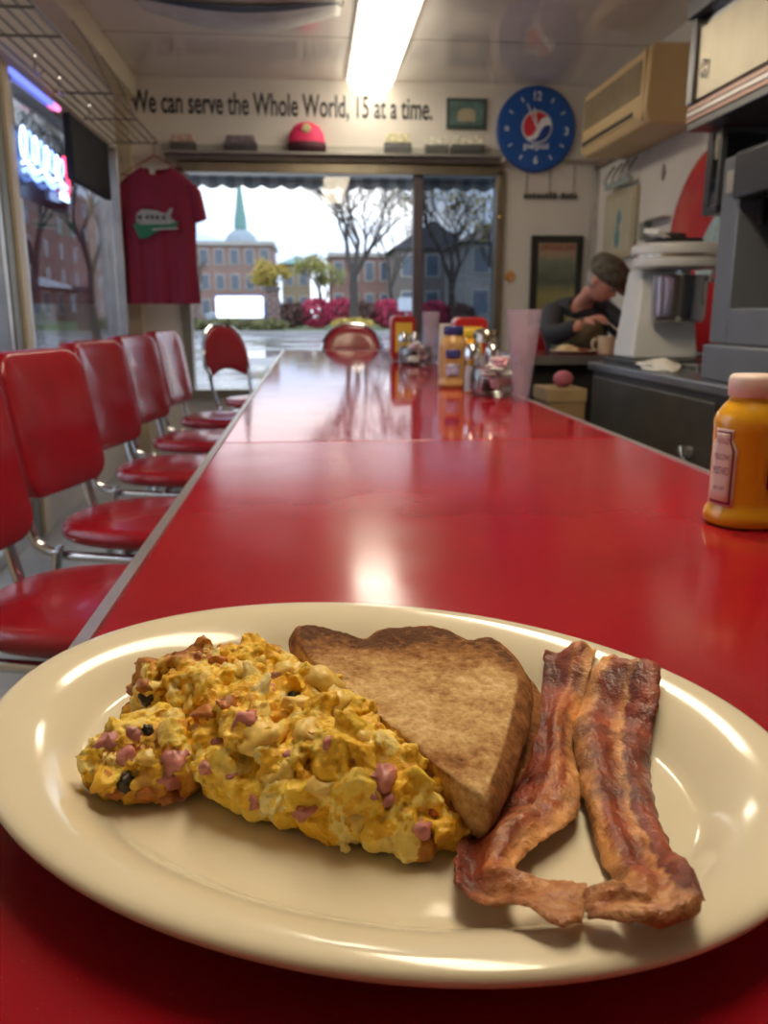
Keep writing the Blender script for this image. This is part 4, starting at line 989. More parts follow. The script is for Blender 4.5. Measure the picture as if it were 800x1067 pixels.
for a, l, w2 in ((R(100), .13, .005), (R(115), .17, .0035)): MB().box((-.02, -w2, 0), (l, w2, .002), facing_my(1.545, YW-.048, 2.168) @ Matrix.Rotation(a, 4, 'Z')).build('hand', wp, ck)
# ledge over the window with keepsakes
lg = thing('wall_ledge', 'narrow metal ledge above the far window', 'shelf', (.2, YW, 1.99))
MB().box((-.93, 5.86, 1.972), (1.30, YW, 1.985)).build('shelf_board', M('ledge_grey', (.45, .43, .40), .25, .5), lg, bev=.002)
MB().box((-.93, 5.858, 1.9855), (1.30, 5.864, 2.02)).build('glass_lip', glassmat('lip_glass', (.86, .87, .86), .6, .05), lg)
MB().box((-.93, 5.97, 1.93), (1.30, YW, 1.971)).build('support_rail', M('ledge_rail', (.34, .31, .27), .35, .5), lg)
cap_ = thing('baseball_cap', 'bright pink-red cap with a dark brim on the wall ledge', 'cap', (0, 5.93, 1.986))
MB().lathe([(.118, .03), (.122, .06), (.112, .12), (.085, .165), (.04, .19), (0, .195)], 28, Matrix.Translation((0, 5.935, 1.986)), 1, .55).build('crown', M('pink_cap_cloth', (.80, .03, .13), .6, bmp=.2), cap_)
MB().lathe([(0, 0), (.115, 0), (.128, .015), (.128, .055), (.122, .066), (0, .068)], 28, Matrix.Translation((0, 5.932, 1.986)), 1, .55).build('brim', M('cap_brim', (.07, .01, .02), .6), cap_)
MB().ell((0, 5.872, 2.13), (.03, .006, .028), 14, 8).build('badge', M('cap_badge', (.55, .5, .25), .5, var=.5, scale=60), cap_)
def keep(x, w2, h, d, c1, c2, label, nm='keepsake_box', dark=None):
    t = thing(nm, label, 'ornament', (x, 5.92, 1.986), 0, 'keepsakes on the wall ledge')
    MB().box((x-w2/2, 5.89, 1.9855), (x+w2/2, 5.95, 1.986+h*.55)).build('lower_body', M('kb_'+c1[0], c1[1], .5, var=.3, scale=30), t, bev=.006)
    MB().prism([(-w2*.46, 0), (w2*.46, 0), (w2*.40, h*.44), (-w2*.40, h*.44)], 0, .05, facing_my(x, 5.945, 1.9865+h*.55)).build('upper_body', M('kb_'+c2[0], c2[1], .5, var=.5, scale=40), t, bev=.005)
keep(-.80, .17, .10, .05, ('a', (.14, .13, .13)), ('b', (.55, .38, .32)), 'leftmost small model on the wall ledge, grey with a reddish top')
keep(-.43, .22, .10, .05, ('c', (.10, .09, .10)), ('d', (.18, .14, .16)), 'dark grey small model on the wall ledge, left of the pink cap')
keep(.60, .18, .13, .05, ('e', (.12, .12, .12)), ('f', (.62, .58, .36)), 'cream-topped small model on the wall ledge, right of the pink cap')
keep(.86, .16, .11, .05, ('g', (.14, .14, .13)), ('h', (.70, .66, .55)), 'pale small box left of the rightmost one on the wall ledge')
keep(1.07, .22, .12, .05, ('i', (.10, .10, .10)), ('j', (.72, .66, .52)), 'wide pale box at the right end of the wall ledge')
tl = thing('framed_picture', 'small teal picture in a dark frame left of the blue clock', 'picture', (1.07, YW, 2.26))
MB().box((.935, YW-.02, 2.165), (1.205, YW, 2.355)).build('frame', M('dark_teal_frame', (.05, .07, .06), .4), tl, bev=.003)
MB().box((.955, YW-.023, 2.185), (1.185, YW-.0202, 2.335)).build('print', M('teal_print', (.10, .17, .16), .3, var=.4, scale=14), tl); MB().prism([(-.06, -.05), (.06, -.05), (.06, .01), (.03, .03), (-.03, .03), (-.06, .01)], .0232, .025, facing_my(1.07, YW, 2.26)).build('print_arch', M('arch_tan', (.34, .30, .20), .4), tl)
bp = thing('framed_picture', 'large black-framed landscape picture behind the man in the cap', 'picture', (1.72, YW, 1.2))
MB().box((1.545, YW-.03, .88), (1.915, YW, 1.487)).build('frame', M('black_frame', (.018, .016, .015), .3), bp, bev=.006)
def landmat():
    m, nt, b = newmat('landscape_print'); co = texco(nt); s = nt.nodes.new('ShaderNodeSeparateXYZ'); nt.links.new(co, s.inputs[0])
    f = mth(nt, 'ADD', s.outputs[2], mth(nt, 'MULTIPLY', nz(nt, co, 14, 4), .12))
    nt.links.new(ramp(nt, mth(nt, 'ADD', mth(nt, 'MULTIPLY', f, 1.5), .5), [(.1, (.20, .17, .06)), (.42, (.26, .23, .09)), (.55, (.08, .10, .07)), (.75, (.16, .19, .13)), (.84, (.34, .24, .16))]), b.inputs['Base Color']); b.inputs['Roughness'].default_value = .3; return m
MB().box((1.595, YW-.034, .93), (1.865, YW-.0302, 1.437)).build('print', landmat(), bp)
MB().box((1.605, YW-.037, 1.385), (1.855, YW-.0342, 1.43)).build('caption_strip', M('rust_strip', (.28, .13, .08), .4, var=.3, scale=30), bp)
hg = thing('hanging_letter_sign', 'row of small dark letters hanging on three cords under the clock', 'sign', (1.68, YW, 1.8))
for x in (1.50, 1.66, 1.83): MB().tube([(x, YW-.008, 1.945), (x, YW-.008, 1.765)], .0025, 6).build('cord', M('cord_dark', (.08, .07, .06), .6), hg)
MB().box((1.475, YW-.012, 1.738), (1.86, YW-.004, 1.746)).build('rail', M('cord_rail', (.15, .14, .13), .5), hg)
rg = random.Random(4)
for k in range(13):
    if k == 8: continue
    x = 1.485+k*.029; MB().box((x, YW-.014, 1.728), (x+.021, YW-.003, 1.765+rg.uniform(-.006, .008))).build('letter_block', M('letter_dark', (.07, .065, .06), .5), hg, bev=.003)
dm = MB().prism([(-.042, -.004), (.0, -.046), (.042, .0), (.004, .044)], 0, .01, facing_my(1.402, YW, 1.215)).build('wall_sticker', M('orange_sticker', (.55, .25, .08), .5, var=.5, scale=24)); tag(dm, 'small tilted orange and white tile on the wall right of the window', 'sticker')
tag(MB().lathe([(0, 0), (.018, 0), (.014, .03), (0, .034)], 20, facing_my(1.312, YB-.031, 1.60)).build('wall_hook', M('brass_knob', (.7, .55, .25), .25, 1)), 'small brass knob on the right side of the window frame', 'knob')

# ------------------------------------------------------------------ left wall: screen, neon, rack, shirt
tv = thing('wall_screen', 'flat black television hung at the top of the left window', 'television', (XL+.05, 4.87, 1.76))
MB().box((XL+.05, 4.46, 1.60), (XL+.085, 5.26, 1.905)).build('casing', M('screen_black', (.012, .012, .014), .6, spec=.2), tv, bev=.006)
MB().box((XL+.0852, 4.48, 1.62), (XL+.087, 5.24, 1.885)).build('display', M('screen_glass', (.02, .02, .021), .6, spec=.15), tv); MB().box((XL+.011, 4.78, 1.70), (XL+.049, 4.95, 1.85)).build('bracket', dkalu, tv)
nb = M('neon_blue', (.1, .15, .5), .4, emit=(.25, .42, 1), es=2.8); nw = M('neon_white', (.4, .45, .5), .4, emit=(.45, .62, 1), es=3.2); nr = M('neon_red', (.5, .1, .1), .4, emit=(1, .06, .16), es=2.5)
ne = thing('neon_sign', 'blue and white neon script sign in the left window', 'neon sign', (XL+.03, 4.1, 1.55))
MB().box((XL+.012, 3.84, 1.44), (XL+.018, 4.56, 1.72)).build('backing_plate', glassmat('neon_backing', (.55, .6, .72), .8, .1), ne)
x = XL+.04
for k in range(8):
    y0 = 3.83+k*.078; h = .125-.006*k
    P = [(x, y0+.04+.034*math.cos(a)+.012*math.sin(a), 1.60+h/2+(h/2)*math.sin(a)) for j, a in enumerate([2*math.pi*j/16 for j in range(16)])]
    MB().tube(P, .006, 8, closed=True).build('letter_tube', nb if k % 2 else nw, ne)
P = [(x, 3.84+.058*k, 1.575+.014*math.sin(k*1.6)) for k in range(12)]
MB().tube(catmull(P, 4), .009, 8).build('script_tube', nw, ne); MB().tube([(p[0], p[1], p[2]-.03) for p in catmull(P, 4)], .009, 8).build('script_tube', nb, ne)
MB().tube(catmull([(x, 4.48, 1.52), (x, 4.52, 1.58), (x, 4.50, 1.66), (x, 4.47, 1.70), (x, 4.46, 1.62)], 5), .009, 8).build('flame_tube', nr, ne)
MB().box((x-.004, 4.36, 1.495), (x+.004, 4.50, 1.53)).build('white_plate', nw, ne)
ns = thing('neon_strip', 'glowing blue-violet light strip along the top of the left window', 'light strip', (XL+.03, 4.1, 1.94))
MB().tube([(XL+.025, 3.83, 1.925), (XL+.025, 4.40, 1.925)], .013, 8).build('tube', M('strip_blue', (.2, .3, 1), .4, emit=(.16, .22, 1), es=1.6), ns); MB().tube([(XL+.025, 4.401, 1.925), (XL+.025, 4.50, 1.925)], .014, 8).build('end_lamp', M('strip_pink', (1, .3, .6), .4, emit=(1, .22, .55), es=2.2), ns)
rk = thing('overhead_rack', 'chrome wire luggage rack hung along the top left', 'rack', (-1.07, 4.6, 2.0))
wire = M('dark_chrome_wire', (.26, .24, .22), .3, .9)
for k in range(6): MB().tube([(-1.19+k*.052, 2.6, 2.0), (-1.19+k*.052, 5.72, 2.0)], .0058, 6).build('long_wire', wire, rk)
for y in (2.9, 3.30, 3.62, 4.48, 5.04, 5.70): MB().tube([(-1.205, y, 1.993), (-.925, y, 1.993)], .0055, 6).build('cross_wire', wire, rk)
for y in (4.0, 4.35, 4.9): MB().tube(catmull([(-1.15, y, 2.07), (-1.14, y, 2.03), (-1.145, y, 1.975), (-1.125, y, 1.955), (-1.11, y, 1.97)], 4), .005, 6).build('hook', chrome, rk)
for y in (2.9, 4.48, 5.04): MB().tube([(-.93, y, 2.0), (-1.02, y, 2.2), (-1.09, y, 2.305)], .0035, 6).build('stay', wire, rk)
# shirt on hanger
hx, hy = -.945, 5.66
hn = thing('clothes_hanger', 'red wire hanger hooked on the end of the overhead rack', 'hanger', (hx, hy, 1.98))
MB().tube(catmull([(hx-.012, hy, 2.012), (hx, hy, 2.022), (hx+.014, hy, 2.01), (hx+.008, hy, 1.985), (hx, hy, 1.965), (hx, hy, 1.915)], 5), .0035, 8).build('hook', M('red_wire', (.25, .02, .03), .4), hn)
MB().tube([(hx, hy, 1.915), (hx-.21, hy, 1.80), (hx+.21, hy, 1.80)], .005, 8, closed=True).build('shoulder_bar', MC['red_wire'], hn)
sh = thing('t_shirt', 'dark red T-shirt with a white trailer print hanging by the window', 'shirt', (hx, hy, 1.86))
cloth = M('crimson_cotton', (.20, .004, .028), .8, var=.08, bmp=.15, bs=300)
def shirt_fn(side):
    def fn(u, v):
        w_ = 2*u-1; xx = w_*(.232+.006*math.sin(v*7)-.012*(1-v))
        ax = abs(xx)
        zt_ = 1.848-(.052 if side > 0 else .012)*(1-(ax/.085)**2) if ax < .085 else 1.848-.10*((ax-.085)/.147)**1.15
        z = zt_+(1.02-zt_)*v
        th = .034*math.sqrt(max(0, 1-w_**2))*(1 if v > .03 else .7)
        y = -side*th-side*(.011*math.sin(xx*38+v*3)*v+.006*math.sin(xx*90+1)*v)
        return Vector((hx+.008+xx, hy+y, z))
    return fn
b_ = MB().grid(shirt_fn(1), 40, 30); b_.grid(shirt_fn(-1), 40, 30)
b_.build('shirt_body', cloth, sh, smooth=80)
for s in (-1, 1):
    mb = MB(); pts = [(Vector((hx+.008+s*.20, hy, 1.745)), .075), (Vector((hx+.008+s*.225, hy, 1.70)), .078), (Vector((hx+.008+s*.245, hy, 1.62)), .070), (Vector((hx+.008+s*.262, hy, 1.53)), .066)]
    vs = []; n = 20
    for i, (c_, r_) in enumerate(pts):
        for k in range(n):
            a = 2*math.pi*k/n; vs.append(c_+Vector((r_*.55*math.cos(a)*1.0, .026*math.sin(a), -s*.35*r_*math.cos(a)*-.6*(i/3))))
    mb.add(vs, [(i*n+k, i*n+(k+1) % n, (i+1)*n+(k+1) % n, (i+1)*n+k) for i in range(3) for k in range(n)]); mb.build('sleeve', cloth, sh, smooth=80)
gy = hy-.052
GM = facing_my(hx+.0, gy, 1.50)
MB().prism([(-.145, .0), (-.09, .025), (.02, .012), (.14, .02), (.11, -.012), (.02, -.03), (-.06, -.075), (-.11, -.085)], 0, .002, GM).build('green_print', M('print_green', (.015, .15, .07), .7, var=.15), sh)
MB().prism([(-.125, .02), (-.12, .065), (-.085, .092), (.0, .085), (.055, .065), (.09, .10), (.105, .10), (.085, .045), (.12, .02), (.08, .005), (-.1, -.0)], .0022, .004, GM).build('trailer_print', M('print_grey', (.30, .30, .28), .7, var=.2, scale=30), sh)
for k, x in enumerate((-.10, -.055, -.025, .005, .045)): MB().prism(rrect(.02 if k else .025, .024, .004, 2, x, .045), .0042, .0052, GM).build('window_print', M('print_dark', (.05, .04, .04), .7), sh)
MB().prism([(-.03, -.022), (.13, -.014), (.13, -.024), (-.03, -.034)], .0022, .0045, GM).build('script_print', M('print_white', (.38, .34, .33), .7), sh)
MB().prism(rrect(.034, .04, .006, 2, -.02, 0), 0, .002, facing_my(hx, hy+.012, 1.825)).build('collar_tag', M('tag_white', (.6, .58, .55), .6), sh)
# banner hung from the ceiling
bn = thing('hanging_banner', 'sagging white banner with a dark stripe hooked to the ceiling', 'banner', (-.25, 4.2, 2.4))
def bfn(off, w3):
    def fn(u, v):
        x = -.80+.98*u; sag = .06*math.sin(math.pi*u)
        return Vector((x, 4.72+.10*math.sin(math.pi*u)-.45*v, 2.435-sag*(1-.2*v)+off))
    return fn
b_ = MB().grid(bfn(0, 0), 30, 3).build('cloth', M('banner_white', (.62, .60, .55), .7), bn, smooth=80); so = b_.modifiers.new('s', 'SOLIDIFY'); so.thickness = .003
def sfn(u, v): x = -.80+.98*u; s_ = math.sin(math.pi*u); return Vector((x, 4.52-.02*s_-(.015+.08*s_)*v, 2.427-.06*s_))
b_ = MB().grid(sfn, 30, 3).build('dark_stripe', M('banner_navy', (.03, .045, .07), .6), bn, smooth=80)
for x in (-.80, .18): MB().tube([(x+.012*math.cos(a), 4.55, 2.436+.012*math.sin(a)) for a in [2*math.pi*j/14 for j in range(14)]], .003, 6, closed=True).build('ring', M('ring_steel', (.25, .22, .2), .3, 1), bn)

# ------------------------------------------------------------------ person
def skin_body(name, joints, edges, mat, parent, sub=2, root=0):
    me = bpy.data.meshes.new(name); inv = wm(parent).inverted()
    me.from_pydata([tuple(inv @ Vector(j[0])) for j in joints], edges, [])
    o = bpy.data.objects.new(name, me); C.objects.link(o)
    m_ = o.modifiers.new('skin', 'SKIN')
    for i, j in enumerate(joints):
        sv = me.skin_vertices[0].data[i]; r_ = j[1]; sv.radius = r_ if isinstance(r_, tuple) else (r_, r_); sv.use_root = (i == root)
    s_ = o.modifiers.new('sub', 'SUBSURF'); s_.levels = sub; s_.render_levels = sub
    m_.use_smooth_shade = True
    dg = bpy.context.evaluated_depsgraph_get(); me2 = bpy.data.meshes.new_from_object(o.evaluated_get(dg))
    bpy.data.objects.remove(o)
    me2.materials.clear(); me2.materials.append(mat); me2.polygons.foreach_set('use_smooth', [True]*len(me2.polygons))
    o = bpy.data.objects.new(name, me2); C.objects.link(o); o.parent = parent; return o
skin = M('skin', (.60, .27, .19), .5, var=.12, scale=30, sss=.1)
mc = dup(ch0, (1.58, 5.12, 0), R(-90), 'square-backed red chair under the man in the cap', G)
mc['group'] = 'chairs behind the side counter'
pe = thing('person', 'man in a dark jacket, khaki vest and tweed cap bent over his plate', 'person', (1.58, 5.05, 0))
J = [((1.58, 5.06, .57), (.135, .105)), ((1.575, 5.00, .73), (.135, .10)), ((1.56, 4.90, .90), (.14, .095)), ((1.555, 4.80, 1.01), (.062, .058)), ((1.56, 4.72, 1.065), .045), ((1.565, 4.655, 1.10), .055),
     ((1.40, 4.87, .965), .050), ((1.335, 4.66, .83), .038), ((1.42, 4.56, .875), .030), ((1.475, 4.53, .915), .027),
     ((1.72, 4.86, .965), .050), ((1.80, 4.68, .83), .038), ((1.74, 4.52, .80), .030), ((1.68, 4.44, .795), .026),
     ((1.50, 4.90, .545), .07), ((1.49, 4.66, .53), .055), ((1.49, 4.68, .30), .045), ((1.49, 4.72, .08), .036), ((1.49, 4.62, .04), .032),
     ((1.67, 4.90, .545), .07), ((1.68, 4.66, .53), .055), ((1.68, 4.68, .30), .045), ((1.68, 4.72, .08), .036), ((1.68, 4.62, .04), .032)]
Ed = [(0, 1), (1, 2), (2, 3), (3, 4), (4, 5), (2, 6), (6, 7), (7, 8), (8, 9), (2, 10), (10, 11), (11, 12), (12, 13), (0, 14), (14, 15), (15, 16), (16, 17), (17, 18), (0, 19), (19, 20), (20, 21), (21, 22), (22, 23)]
skin_body('body', J, Ed, skin, pe)
def fat(r_, k): return tuple(x+k for x in r_) if isinstance(r_, tuple) else r_+k
jk = [(J[i][0], fat(J[i][1], .030)) for i in (0, 1, 2, 3, 6, 7, 8, 10, 11, 12)]
jk[6] = (Vector(J[8][0])*.3+Vector(J[9][0])*.7, .040); jk[9] = (Vector(J[12][0])*.4+Vector(J[13][0])*.6, .038)
skin_body('jacket', jk, [(0, 1), (1, 2), (2, 3), (2, 4), (4, 5), (5, 6), (2, 7), (7, 8), (8, 9)], M('dark_jacket', (.022, .025, .032), .75, bmp=.2, bs=60), pe)
tq = [(J[i][0], fat(J[i][1], .022)) for i in (0, 14, 15, 16, 17, 18, 19, 20, 21, 22, 23)]
skin_body('trousers', tq, [(0, 1), (1, 2), (2, 3), (3, 4), (4, 5), (0, 6), (6, 7), (7, 8), (8, 9), (9, 10)], M('dark_trousers', (.03, .03, .035), .8), pe)
vt = [((1.58, 5.05, .60), (.175, .145)), ((1.573, 4.985, .74), (.178, .142)), ((1.548, 4.868, .90), (.175, .165)), ((1.530, 4.79, .99), (.118, .112))]
skin_body('vest', vt, [(0, 1), (1, 2), (2, 3)], M('khaki_vest', (.22, .19, .11), .8, var=.3, scale=14, bmp=.3, bs=40), pe)
# head: bent down, turned to the viewer's right
HM = Matrix.Translation((1.60, 4.60, 1.135)) @ Matrix.Rotation(R(40), 4, 'Z') @ Matrix.Rotation(R(36), 4, 'X')     # local -Y is the face direction
hv = []; 
for v in ico(4)[0]:
    x, y, z = v.x*.075, v.y*.092, v.z*.115
    if z < 0: x *= 1-.28*(-z/.115)**1.5; y = y*(1-.12*(-z/.115)) if y > 0 else y
    fy = -v.y
    if fy > .5:
        g_ = lambda cx_, cz_, s: math.exp(-(((x-cx_)/s)**2+((z-cz_)/s)**2))
        y -= .022*math.exp(-((x/.011)**2+((z+.022)/.020)**2))        # nose
        y += .010*(g_(-.028, .004, .015)+g_(.028, .004, .015))        # sockets
        y -= .006*math.exp(-((x/.03)**2+((z-.024)/.010)**2))          # brow
        y -= .006*math.exp(-((x/.022)**2+((z+.058)/.007)**2))         # lips
        y -= .008*math.exp(-((x/.02)**2+((z+.092)/.014)**2))          # chin
    hv.append((x, y, z))
hf = ico(4)[1]
MB().add(hv, hf, HM).build('head', skin, pe, smooth=80)
for s in (-1, 1):
    MB().ell((0, 0, 0), (.012, .022, .032), 14, 10).v
    e_ = MB(); e_.ell((0, 0, 0), (.010, .020, .030), 14, 10); e_.v = [HM @ (v+Vector((s*.076, .008, -.006))) for v in e_.v]; e_.build('ear', skin, pe)
    e_ = MB(); e_.ell((0, 0, 0), (.011, .008, .008), 12, 8); e_.v = [HM @ (v+Vector((s*.028, -.078, .003))) for v in e_.v]; e_.build('eye', M('eye_white', (.6, .58, .55), .2), pe)
    e_ = MB(); e_.ell((0, 0, 0), (.004, .002, .004), 10, 6); e_.v = [HM @ (v+Vector((s*.028, -.0856, .002))) for v in e_.v]; e_.build('pupil', M('pupil', (.02, .015, .01), .2), pe)
e_ = MB(); e_.ell((0, 0, 0), (.024, .004, .003), 12, 6); e_.v = [HM @ (v+Vector((0, -.094, -.058))) for v in e_.v]; e_.build('mouth', M('lip', (.32, .10, .08), .5), pe)
hr = [v for v in hv]
mb = MB(); mb.add([(x*1.06, y*1.05+.006, z*1.05+.004) for x, y, z in hr], [f for f in hf if all(hv[i][1] > -.015 and hv[i][2] > -.06 for i in f)], HM)
o = mb.build('hair', M('grey_hair', (.32, .30, .27), .8, var=.3, scale=60, bmp=.4, bs=90), pe, smooth=80); so = o.modifiers.new('s', 'SOLIDIFY'); so.thickness = .006
capw = M('tweed_cap', (.095, .080, .055), .85, var=.55, scale=26, bmp=.3, bs=200)
mb = MB(); mb.lathe([(.090, .018), (.098, .03), (.104, .055), (.102, .085), (.088, .112), (.05, .130), (0, .134)], 28, HM @ Matrix.Translation((0, .004, .0)), .98, 1.15); mb.build('cap_crown', capw, pe, smooth=80)
mb = MB(); mb.ell((0, 0, 0), (.072, .062, .010), 24, 8); mb.v = [HM @ Matrix.Translation((0, -.105, .028)) @ Matrix.Rotation(R(14), 4, 'X') @ v for v in mb.v]; mb.build('cap_brim', capw, pe)
# hands
def hand(wr, d_, palm_n, parent, curl, thumb_side):
    wr = Vector(wr); d_ = Vector(d_).normalized(); nn = Vector(palm_n); nn = (nn-d_*nn.dot(d_)).normalized(); sd = d_.cross(nn)
    jo = [(wr-d_*.01, .022), (wr+d_*.03, (.030, .017)), (wr+d_*.065, (.036, .015))]; ed = [(0, 1), (1, 2)]
    for k, (off, ln) in enumerate([(-.028, .062), (-.010, .074), (.010, .070), (.027, .055)]):
        b0 = len(jo); base = wr+d_*.070+sd*off; dr = d_.copy(); p = base; jo.append((p, .0092)); ed.append((2, b0))
        for q in range(3):
            dr = (dr*math.cos(curl)+nn*math.sin(curl)).normalized(); p = p+dr*ln/3; jo.append((p, .0088-.0008*q)); ed.append((b0+q, b0+q+1))
    b0 = len(jo); p = wr+d_*.025+sd*thumb_side*.024; jo.append((p, .012)); ed.append((1, b0)); dr = (d_+sd*thumb_side*.9+nn*.5).normalized()
    for q in range(2): p = p+dr*.026; dr = (dr+nn*.4+d_*.3-sd*thumb_side*.3).normalized(); jo.append((p, .0098-.001*q)); ed.append((b0+q, b0+q+1))
    return skin_body('hand', jo, ed, skin, parent, 2, 1)
hand((1.483, 4.525, .918), (.55, -.45, .25), (.3, .1, -1), pe, .55, -1)
hand((1.675, 4.435, .797), (-.45, -.8, -.12), (0, 0, -1), pe, .25, 1)
fk = thing('fork', 'fork in the hand of the man in the cap', 'fork', (1.57, 4.44, .89))
MB().tube([(1.53, 4.475, .93), (1.585, 4.43, .91), (1.62, 4.40, .875)], .0035, 8).build('handle', chrome, fk)
for k in range(3): MB().tube([(1.62+.004*k, 4.40+.004*k, .875), (1.633+.004*k, 4.385+.004*k, .845)], .0016, 6).build('tine', chrome, fk)
# his plate, food and mug
T = Matrix.Translation((1.37, 4.36, .7585))
tag(MB().lathe([(0, 0), (.07, 0), (.12, .012), (.125, .016), (.12, .017), (.07, .006), (0, .005)], 36, T).build('dinner_plate', M('cream_china', (.70, .62, .48), .2)), 'cream plate of food in front of the man in the cap', 'plate')
lump('food_portion', (1.335, 4.35, .7645), (.052, .045, .028), M('pale_food', (.72, .52, .28), .6, var=.2, scale=50, bmp=.4, bs=90), 'pale heap of food on the man\'s plate', 'food', 7)
lump('meat_portion', (1.415, 4.38, .7645), (.05, .035, .016), M('red_meat', (.28, .06, .03), .5, var=.4, scale=50, bmp=.4, bs=90), 'dark red meat on the man\'s plate', 'food', 9)
mg = thing('coffee_mug', 'cream coffee mug beside the man\'s plate', 'mug', (1.515, 4.27, .7585))
MB().lathe([(0, 0), (.036, 0), (.041, .006), (.042, .085), (.043, .09), (.040, .09), (.038, .085), (.037, .01), (0, .008)], 32, Matrix.Translation((1.515, 4.27, .7585))).build('cup', M('mug_cream', (.72, .55, .36), .3), mg)
MB().tube(catmull([(1.475, 4.27, .83), (1.45, 4.268, .832), (1.44, 4.266, .805), (1.455, 4.268, .78), (1.475, 4.27, .775)], 5), .006, 8).build('handle', MC['mug_cream'], mg)
# ------------------------------------------------------------------ outside
GZ = -.15
def ext(name, c, **k): return M(name, c, .85, **k)
m, nt, b = newmat('wet_road'); co = texco(nt)
nt.links.new(ramp(nt, nz(nt, co, .5, 4), [(.3, (.17, .18, .20)), (.7, (.28, .30, .33))]), b.inputs['Base Color']); nt.links.new(ramp(nt, nz(nt, co, .35, 3), [(.4, (.06, .06, .06)), (.6, (.4, .4, .4))]), b.inputs['Roughness']); b.inputs['Specular IOR Level'].default_value = .8
g = MB().box((-150, YB+.3, GZ-.5), (150, 44, GZ)); g.box((-150, -60, GZ-.5), (XL-.3, YB+.299, GZ)); o = g.build('road_surface', m); o['kind'] = 'structure'
grass = ext('verge_grass', (.10, .14, .045), var=.5)
MB_ = MB(); MB_.box((-150, 44.3, GZ-.5), (150, 150, .05)); o = MB_.build('verge_ground', grass); o['kind'] = 'structure'
o = MB().box((-150, 44, GZ-.5), (150, 44.3, .04)).build('kerb', ext('kerb_concrete', (.42, .41, .39))); o['kind'] = 'structure'
o = MB().box((-150, 8.6, GZ), (150, 8.75, GZ+.01)).build('road_marking', ext('yellow_line', (.6, .42, .06))); o['kind'] = 'structure'
o = MB().box((-60, -40, GZ), (-22, 43.9, .02)).build('side_lot_ground', ext('pale_lot', (.34, .36, .38))); o['kind'] = 'structure'
o = MB().box((-20, -40, GZ), (-19.8, 43.9, GZ+.02)).build('road_marking', MC['yellow_line']); o['kind'] = 'structure'
brick = None
def brickmat(name, c, sc_=1.0):
    m, nt, b = newmat(name); co = texco(nt, (1, 1, 1))
    s = nt.nodes.new('ShaderNodeSeparateXYZ'); nt.links.new(co, s.inputs[0]); cb = nt.nodes.new('ShaderNodeCombineXYZ')
    nt.links.new(mth(nt, 'ADD', s.outputs[0], s.outputs[1]), cb.inputs[0]); nt.links.new(s.outputs[2], cb.inputs[1])
    br = nt.nodes.new('ShaderNodeTexBrick'); br.inputs['Scale'].default_value = sc_; br.inputs['Brick Width'].default_value = .5; br.inputs['Row Height'].default_value = .18; br.inputs['Mortar Size'].default_value = .02
    br.inputs['Color1'].default_value = col4(c); br.inputs['Color2'].default_value = col4([x*.8 for x in c]); br.inputs['Mortar'].default_value = (.42, .38, .35, 1)
    nt.links.new(cb.outputs[0], br.inputs[0]); nt.links.new(mixc(nt, mth(nt, 'MULTIPLY', nz(nt, co, .8, 3), .3), br.outputs[0], [x*.7 for x in c]), b.inputs['Base Color']); b.inputs['Roughness'].default_value = .9
    return m
BR = brickmat('red_brick', (.33, .15, .12)); BR2 = brickmat('pinkish_brick', (.40, .22, .19)); BR3 = brickmat('grey_stone_block', (.42, .40, .40))
wpane = M('dark_window_glass', (.10, .13, .18), .15, coat=.4); wframe = M('window_surround', (.52, .50, .47), .6); roofg = M('grey_slate', (.20, .22, .25), .6); cop = M('copper_green', (.17, .36, .33), .55)
def building(label, x0, x1, y0, y1, z1, wallm_, nx, nzz, axis='y', roof='flat', roofm=None, group='buildings beyond the street', cat='building', z0=0.0, rh=2.2):
    t = thing('building', label, cat, ((x0+x1)/2, (y0+y1)/2, z0), 0, group)
    MB().box((x0, y0, z0-.3), (x1, y1, z1)).build('wall', wallm_, t)
    if roof == 'flat': MB().box((x0-.3, y0-.3, z1+.001), (x1+.3, y1+.3, z1+.45)).build('cornice', roofm or wframe, t)
    elif roof == 'gable':
        cx_ = (x0+x1)/2; P = [(x0-.5, z1+.001), (x1+.5, z1+.001), (cx_, z1+rh)]
        MB().add([(x, y, z) for y in (y0-.5, y1+.5) for x, z in P], [(0, 1, 2), (3, 5, 4), (0, 3, 4, 1), (1, 4, 5, 2), (2, 5, 3, 0)]).build('roof', roofm or roofg, t)
    elif roof == 'hip':
        cy_ = (y0+y1)/2
        MB().add([(x0-.5, y0-.5, z1+.001), (x1+.5, y0-.5, z1+.001), (x1+.5, y1+.5, z1+.001), (x0-.5, y1+.5, z1+.001), (x0+rh*1.5, cy_, z1+rh), (x1-rh*1.5, cy_, z1+rh)], [(0, 1, 5, 4), (1, 2, 5), (2, 3, 4, 5), (3, 0, 4), (0, 3, 2, 1)]).build('roof', roofm or roofg, t)
    for j in range(nzz):
        for i in range(nx):
            zc = z0+(z1-z0)*(j+.55)/nzz; h = (z1-z0)/nzz*.28
            if axis == 'y':
                xc = x0+(x1-x0)*(i+.5)/nx; w2 = min(.7, (x1-x0)/nx*.25)
                f = MB().box((xc-w2-.12, y0-.08, zc-h-.12), (xc+w2+.12, y0-.001, zc+h+.12)).build('window', wframe, t)
                MB().box((xc-w2, y0-.11, zc-h), (xc+w2, y0-.081, zc+h)).build('pane', wpane, f)
            else:
                yc = y0+(y1-y0)*(i+.5)/nx; w2 = min(.8, (y1-y0)/nx*.25)
                f = MB().box((x1+.001, yc-w2-.12, zc-h-.12), (x1+.08, yc+w2+.12, zc+h+.12)).build('window', wframe, t)
                MB().box((x1+.081, yc-w2, zc-h), (x1+.11, yc+w2, zc+h)).build('pane', wpane, f)
    return t
building('long pinkish brick building left of the church spire', -19.5, -4.2, 100, 112, 8.3, BR2, 9, 3)
